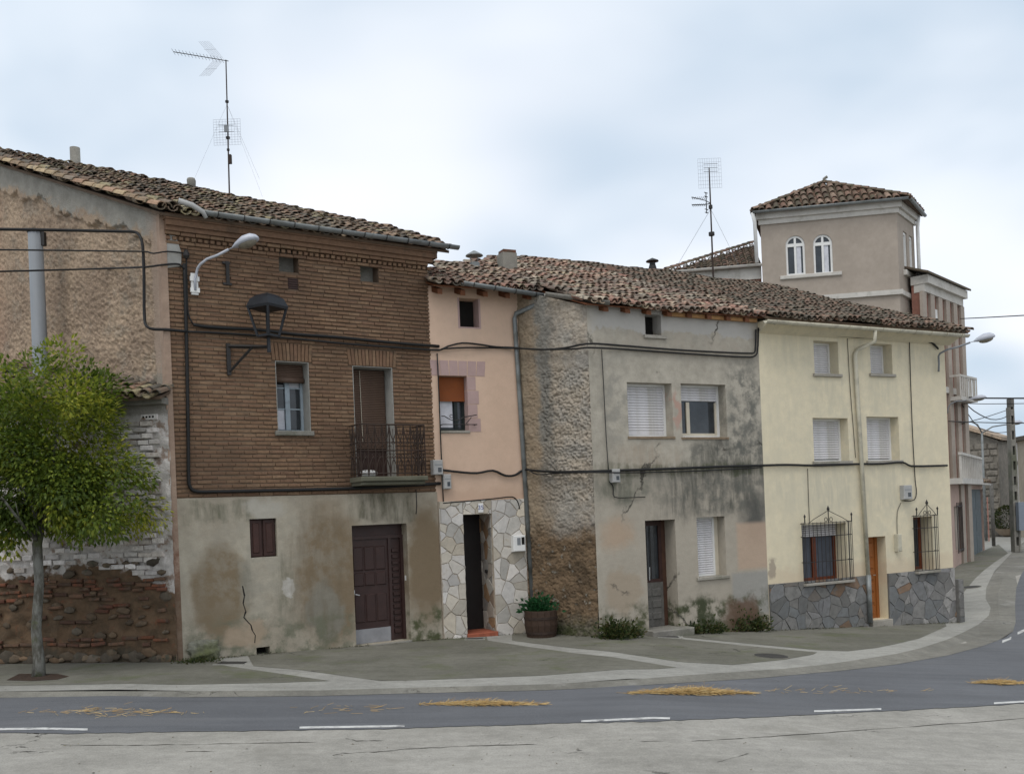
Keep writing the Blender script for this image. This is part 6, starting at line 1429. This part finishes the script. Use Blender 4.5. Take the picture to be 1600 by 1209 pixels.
for i, (pts, r, lab) in enumerate((
    ([FW.l2w(FW.pt(1500, 498, -.2)), atY(1560, 495, 33), atY(1700, 487, 26)], .018, 'single wire crossing the sky right of the cream eaves'),
    ([FW.l2w(FW.pt(1503, 620, -.2)), atY(1540, 622, 38), atY(1700, 622, 34)], .03, 'upper of the two level wires at far right'),
    ([FW.l2w(FW.pt(1503, 630, -.2)), atY(1540, 631, 38), atY(1700, 629, 34)], .014, 'lower of the two level wires at far right'),
    ([FW.l2w(FW.pt(1503, 624, -.2)), atY(1522, 642, 42), atY(1548, 655, 46), atY(1570, 652, 52), atY(1584, 640, 58)], .024, 'deeply sagging wire to the concrete pole'),
    ([FW.l2w(FW.pt(1503, 662, -.2)), atY(1545, 650, 48), atY(1584, 637, 58)], .02, 'wire rising to the concrete pole top'),
    ([FW.l2w(FW.pt(1482, 658, -.2)), atY(1540, 660, 40), atY(1700, 662, 34)], .02, 'level wire below the far street lamp'),
    ([FW.l2w(FW.pt(1503, 632, -.2)), atY(1530, 668, 46), atY(1560, 676, 52), atY(1586, 672, 58)], .02, 'lowest sagging wire in front of the barn roof'))):
    cable(pts, r, lab, 'overhead_wire', 5)
# insulator knob at the corner
o = MB().lathe([(.03, -.08), (.06, -.03), (.05, .03), (.02, .08)], (0, 0, 0), 8).build('cable_junction', M_iron); o.location = FB.l2w(FB.pt(291, 397, -.09)); tag(o, 'small black cable junction at the brick corner', 'junction')

# ------------------------------------------------------------------ meter boxes
def meter(fr, x0, y0, x1, y1, label, win=True, mat=None, off=.0, name='meter_box', cat='meter box'):
    a, c_, d, e = fr.rect(x0, y0, x1, y1); o = Vector((a, off, d)); root = empty(name, fr.l2w(o), fr.rz); tag(root, label, cat); w, h = c_-a, e-d
    MB().bbox(0, w, -.13, -.002, 0, h, .015).build('case', mat or M_greybox, root)
    if win: MB().box(w*.45, w*.82, -.134, -.129, h*.18, h*.48).build('glass_panel', M_glass, root); MB().box(w*.1, w*.9, -.134, -.129, h*.66, h*.7).build('seam', M_polegrey, root)
    return root
meter(FB, 672, 719, 687, 742, 'grey meter box beside the iron balcony on the brick corner', off=-.02)
meter(FP, 690, 741, 702, 764, 'grey meter box on the pink wall, lower of the two')
meter(FG, 952, 733, 964, 754, 'small white meter frame on the grey house cable')
meter(FC, 1406, 758, 1419, 780, 'grey meter box on the cream house right of the downpipe')
meter(FC, 1397, 834, 1403, 861, 'narrow pale letter slot right of the orange door', False, M_creamgut, name='letter_slot', cat='letter box')
r_ = meter(FP, 797, 836, 816, 861, 'white intercom mailbox on the pale stone facing', False, M_white, -.05, 'mail_box', 'mail box')
a, c_, d, e = FP.rect(797, 836, 816, 861); w, h = c_-a, e-d
MB().box(w*.3, w*.58, -.134, -.129, h*.4, h*.85).build('glass_panel', M_polegrey, r_); MB().box(w*.66, w*.9, -.134, -.129, h*.42, h*.88).build('speaker_panel', M_dark, r_)

# ------------------------------------------------------------------ aerials on the roofs
def aerial_root(name, base, label): r = empty(name, base); tag(r, label, 'antenna'); return r
M_al = simple('aerial aluminium', (.3, .3, .32), .5, .15, 5, 0, metal=.5)
def wbase(fr, P, ab): return fr.l2w(P(*ab))
base = wbase(FB, PB, RP(358, 292)); top = atY(353, 94, base.y); hm = top.z-base.z; s = base.y/FPX
AN1 = aerial_root('tv_aerial', base, 'tall television aerial with long left-pointing boom on the brick roof')
tx = top.x-base.x
mx_ = lambda z: tx*z/hm
mb = MB(); mb.tube([(0, 0, -.2), (tx, 0, hm)], [.022, .016], 6); mb.build('mast', M_rust, AN1)
zy = hm-2*s; mb = MB(); bx0, bx1 = tx+4*s, tx-72*s; mb.tube([(bx0, 0, zy), (bx1, -.5, zy+4*s)], .011, 5); mb.build('boom', M_iron, AN1)
for i in range(15):
    t = .12+.88*i/14; p = Vector((bx0, 0, zy)).lerp(Vector((bx1, -.5, zy+4*s)), t); MB().tube([p+Vector((-.02, -.08, .045)), p+Vector((.02, .08, -.045))], .005, 4).build('element', M_iron, AN1)
for sg in (1, -1):
    mb = MB(); p0 = Vector((tx-.02, 0, zy+sg*.02)); d = Vector((-22*s, 0, sg*28*s))
    for k in range(7):
        o = Vector((-k*5*s*.55, 0, -sg*0)); mb.tube([p0+Vector((-.02-k*.045, -.12, sg*k*.002)), p0+Vector((-.02-k*.045, -.12, 0))+d*(.9 if sg > 0 else .95)+Vector((k*.0, -.1, 0))], .003, 4)
    mb.tube([p0+d*.5+Vector((0, -.15, 0)), p0+d*.5+Vector((-.33, -.15, 0))], .003, 4); mb.build('reflector', M_al, AN1)
def grid_panel(root, c, w, h, n, m_, mat, y=-.06):
    mb = MB()
    for k in range(n+1): x = c.x-w/2+w*k/n; mb.tube([(x, y, c.z-h/2), (x, y, c.z+h/2)], .0028, 4)
    for k in range(m_+1): z = c.z-h/2+h*k/m_; mb.tube([(c.x-w/2, y, z), (c.x+w/2, y, z)], .0028, 4)
    return mb.build('grid_reflector', mat, root)
zp = hm*(292-208)/(292-94.); grid_panel(AN1, Vector((mx_(zp), 0, zp)), 42*s, 40*s, 9, 10, M_al)
mb = MB()
for dz in (8*s, -4*s+.05, 10*s): mb.tube([(mx_(zp)-12*s, -.14, zp+dz), (mx_(zp)+12*s, -.14, zp+dz)], .006, 4)
mb.box(mx_(zp)-.06, mx_(zp)+.06, -.14, -.1, zp-.02, zp+.16); mb.build('dipole', M_polegrey, AN1)
for zc_, w in ((hm*.67, .05), (hm*.385, .06), (hm*.29, .04)): MB().lathe([(.02, zc_-.03), (w, zc_-.02), (w, zc_+.03), (.02, zc_+.04)], (mx_(zc_), 0, 0), 8).build('clamp', M_iron, AN1)
MB().box(mx_(hm*.22), mx_(hm*.22)+.09, -.06, .03, hm*.18, hm*.25).build('amplifier_box', M_rust, AN1)
for dx, dy in ((38, 1.), (-75, .5), (55, -.5)): MB().tube([(mx_(hm*.65), 0, hm*.65), (dx*s, dy, hm*.0)], .0025, 4).build('guy_wire', M_al, AN1)
base = atY(1114, 424, 29.); top = atY(1108, 262, 29.); hm = top.z-base.z; s = base.y/FPX; tx = top.x-base.x
AN2 = aerial_root('tv_aerial', base, 'television aerial with two stacked boom arrays above the cream roof')
mb = MB(); mb.tube([(0, 0, -.9), (tx, 0, hm)], [.03, .02], 6); mb.build('mast', M_rust, AN2)
z1 = hm*(424-272)/162.; grid_panel(AN2, Vector((mx_(z1), 0, z1)), 36*s, 46*s, 10, 8, M_al)
mb = MB()
for dz in (0, 6*s, 12*s): mb.tube([(mx_(z1)-11*s, -.2, z1+dz), (mx_(z1)+11*s, -.2, z1+dz)], .008, 4)
mb.build('dipole', M_polegrey, AN2)
z2 = hm*(424-318)/162.
for dz in (5*s, -5*s):
    mb = MB(); mb.tube([(mx_(z2), 0, z2), (mx_(z2)-8*s, -.1, z2+dz*.6), (mx_(z2)-32*s, -.3, z2+dz*1.2)], .014, 4); mb.build('boom', M_iron, AN2)
    for i in range(8): x = mx_(z2)-(9+i*3)*s; MB().tube([(x, -.3, z2+dz*1.1-.06), (x, -.1, z2+dz*1.1+.07)], .01, 4).build('element', M_iron, AN2)
MB().tube([(mx_(z2)-7*s, -.05, z2-16*s), (mx_(z2)-7*s, -.05, z2+16*s)], .014, 4).build('phasing_bar', M_iron, AN2)
for dz in (-15*s, -10*s, 10*s, 16*s): MB().tube([(mx_(z2)-10*s, -.1, z2+dz), (mx_(z2)-4*s, 0, z2+dz)], .014, 4).build('element', M_iron, AN2)
for zc_, w in ((hm*.36, .09), (hm*.62, .06)): MB().lathe([(.02, zc_-.07), (w, zc_-.05), (w, zc_+.05), (.02, zc_+.07)], (mx_(zc_), 0, 0), 8).build('clamp', M_iron, AN2)
for dx, dz in ((-60, .1), (45, .45)): MB().tube([(mx_(hm*.6), 0, hm*.6), (dx*s, .4, hm*dz*.2)], .005, 4).build('guy_wire', M_al, AN2)

# ------------------------------------------------------------------ straw on the road, covers, small litter, wall-foot shade bits
M_straw = tinted('straw', [(.4, .27, .11), (.34, .22, .085), (.48, .36, .17), (.28, .18, .07)], .9, .2, 20, 0, 20)
def straw(name, x0, x1, y, n, wid, label, seed, hgt=.05, kind=None):
    q = random.Random(seed); c = gnd((x0+x1)/2, y, -.061); aL, aR = gnd(x0, y, -.061), gnd(x1, y, -.061); mb = MB()
    for i in range(n):
        t = min(1, max(0, q.gauss(.5, .22))); p = aL.lerp(aR, t); prof = max(.05, 1-abs(t-.5)*1.9)
        p = Vector((p.x, p.y+q.gauss(0, wid)*prof, 0)); z = gz(p.x)-.058+abs(q.gauss(0, hgt))*prof
        an = q.gauss(0, .7) if q.random() < .8 else q.uniform(0, 3.14); ln = q.uniform(.06, .2); d = Vector((math.cos(an), math.sin(an), q.gauss(0, .12)))*ln; n_ = Vector((-d.y, d.x, 0)).normalized()*.0028; u = Vector((0, 0, .003))
        a = Vector((p.x, p.y, z))-c; e_ = a+d
        if e_.z+c.z < gz(p.x)-.059: e_.z = gz(p.x)-.059-c.z
        mb.add([a-n_, a+n_, a+u, e_-n_, e_+n_, e_+u], [(0, 1, 4, 3), (1, 2, 5, 4), (2, 0, 3, 5)], q.random())
    o = mb.build(name, M_straw, tint=True); o.location = c
    if kind: o['kind'] = kind; o['label'] = label; o['category'] = 'straw'
    else: tag(o, label, 'straw')
straw('straw_heap', 655, 842, 1100, 1000, .05, 'long low heap of straw in the middle of the road', 1, .018)
straw('straw_heap', 980, 1172, 1083, 1700, .07, 'tallest heap of orange straw on the road', 2, .034)
straw('straw_heap', 1518, 1598, 1067, 600, .07, 'small straw heap on the road at the right edge', 3, .02)
straw('scattered_straw', 20, 320, 1114, 120, .14, 'thin straw scattered on the road at left', 4, .008, 'stuff')
straw('scattered_straw', 420, 640, 1108, 30, .2, 'sparse straw bits left of the long straw heap', 6, .006, 'stuff')
straw('scattered_straw', 1150, 1450, 1079, 40, .15, 'sparse straw bits trailing right of the tallest heap', 5, .006, 'stuff')
M_cover = simple('cast iron cover', (.045, .043, .04), .75, .3, 12, .01, 40)
def cover(px, py, r, label, sq=False, off=.006):
    g = gnd(px, py); root = empty('manhole_cover', g+Vector((0, 0, off))); tag(root, label, 'manhole cover')
    sl = (gz(g.x+.3)-gz(g.x-.3))/.6; root.rotation_euler = (0, -math.atan(sl), 0)
    if sq:
        MB().box(-r, r, -r*.7, r*.7, -.01, .006).build('plate', M_cover, root); MB().box(-r-.05, r+.05, -r*.7-.05, -r*.7, -.01, .008).build('rim', M_strip, root); MB().box(-r-.05, r+.05, r*.7, r*.7+.05, -.01, .008).build('rim', M_strip, root)
    else:
        MB().lathe([(r, -.01), (r, .006), (r*.9, .008), (0, .008)], (0, 0, 0), 24).build('plate', M_cover, root); MB().lathe([(r*1.12, -.01), (r*1.12, .004), (r*1.01, .005), (r*1.01, -.01)], (0, 0, 0), 24).build('rim', M_panel, root)
cover(1205, 1025, .3, 'round iron manhole cover in the panel before the grey house'); cover(362, 1036, .22, 'square iron drain cover at the brick house corner', True); cover(1045, 995, .2, 'small square cover at the grey house door step', True)
cover(1517, 917, .28, 'round manhole cover on the pavement beyond the cream house'); cover(1545, 972, .32, 'dark square drain by the kerb at right', True, -.03); cover(742, 998, .16, 'small drain cover before the pink house door', True)
q = random.Random(55); mb = MB()
for i in range(80):
    px, py = q.uniform(0, 1600), q.choice((q.uniform(1150, 1209), q.uniform(1150, 1209), q.uniform(1060, 1085)))
    g = gnd(px, py, -.066 if py > 1100 else .01); leaf(mb, g, rv(q)*Vector((1, 1, .1)), Vector((0, 0, 1)), q.uniform(.02, .045), q.uniform(.012, .03), q.random())
o = mb.build('fallen_leaves', leaf_mat('dry leaf', [(.05, .03, .015), (.1, .06, .02), (.03, .022, .014), (.2, .16, .03)], .1), tint=True); tag(o, 'tiny dry leaves scattered over the concrete', 'leaves', kind='stuff')
q = random.Random(101); mb = MB(); BL = [pA, pB, pD, pC, pE, pF]  # dark grit and leaf bits added as contact shade along the wall bases
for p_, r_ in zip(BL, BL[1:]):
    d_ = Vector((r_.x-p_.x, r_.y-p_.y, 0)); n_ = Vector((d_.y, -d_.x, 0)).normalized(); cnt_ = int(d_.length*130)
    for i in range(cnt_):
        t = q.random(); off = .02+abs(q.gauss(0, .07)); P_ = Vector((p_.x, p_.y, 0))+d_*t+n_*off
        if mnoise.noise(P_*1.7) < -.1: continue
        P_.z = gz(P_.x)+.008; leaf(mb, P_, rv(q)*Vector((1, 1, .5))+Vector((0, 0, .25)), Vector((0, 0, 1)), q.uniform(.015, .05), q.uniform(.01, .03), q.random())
o = mb.build('wall_foot_litter', leaf_mat('grit and moss', [(.04, .035, .022), (.06, .065, .025), (.1, .085, .055), (.045, .06, .02)], .1), tint=True); tag(o, 'grit and moss added to darken the foot of the walls', 'litter', kind='stuff')
# crumpled white bag on the balcony floor
bb = FB.pt(577, 741, -.25); o = inst('plastic_bag', rock_mesh(-5, M_white), None, FB.l2w(Vector((bb.x, -.25, zt+.07)))); o.scale = (.2, .1, .075); o.rotation_euler = (0, 0, FB.rz); tag(o, 'crumpled white bag lying on the balcony floor', 'bag')

# ------------------------------------------------------------------ keep the tree of parts to thing > part > sub-part
for hub in (side, wg):
    for ch in list(hub.children):
        Mx = hub.matrix_basis@ch.matrix_basis; ch.parent = TW; ch.matrix_basis = Mx
    bpy.data.objects.remove(hub)
def depth(o):
    d = 0
    while o.parent: o = o.parent; d += 1
    return d
for o in list(bpy.data.objects):
    while depth(o) > 2:
        p = o.parent; Mx = p.matrix_basis@o.matrix_basis; o.parent = p.parent; o.matrix_basis = Mx
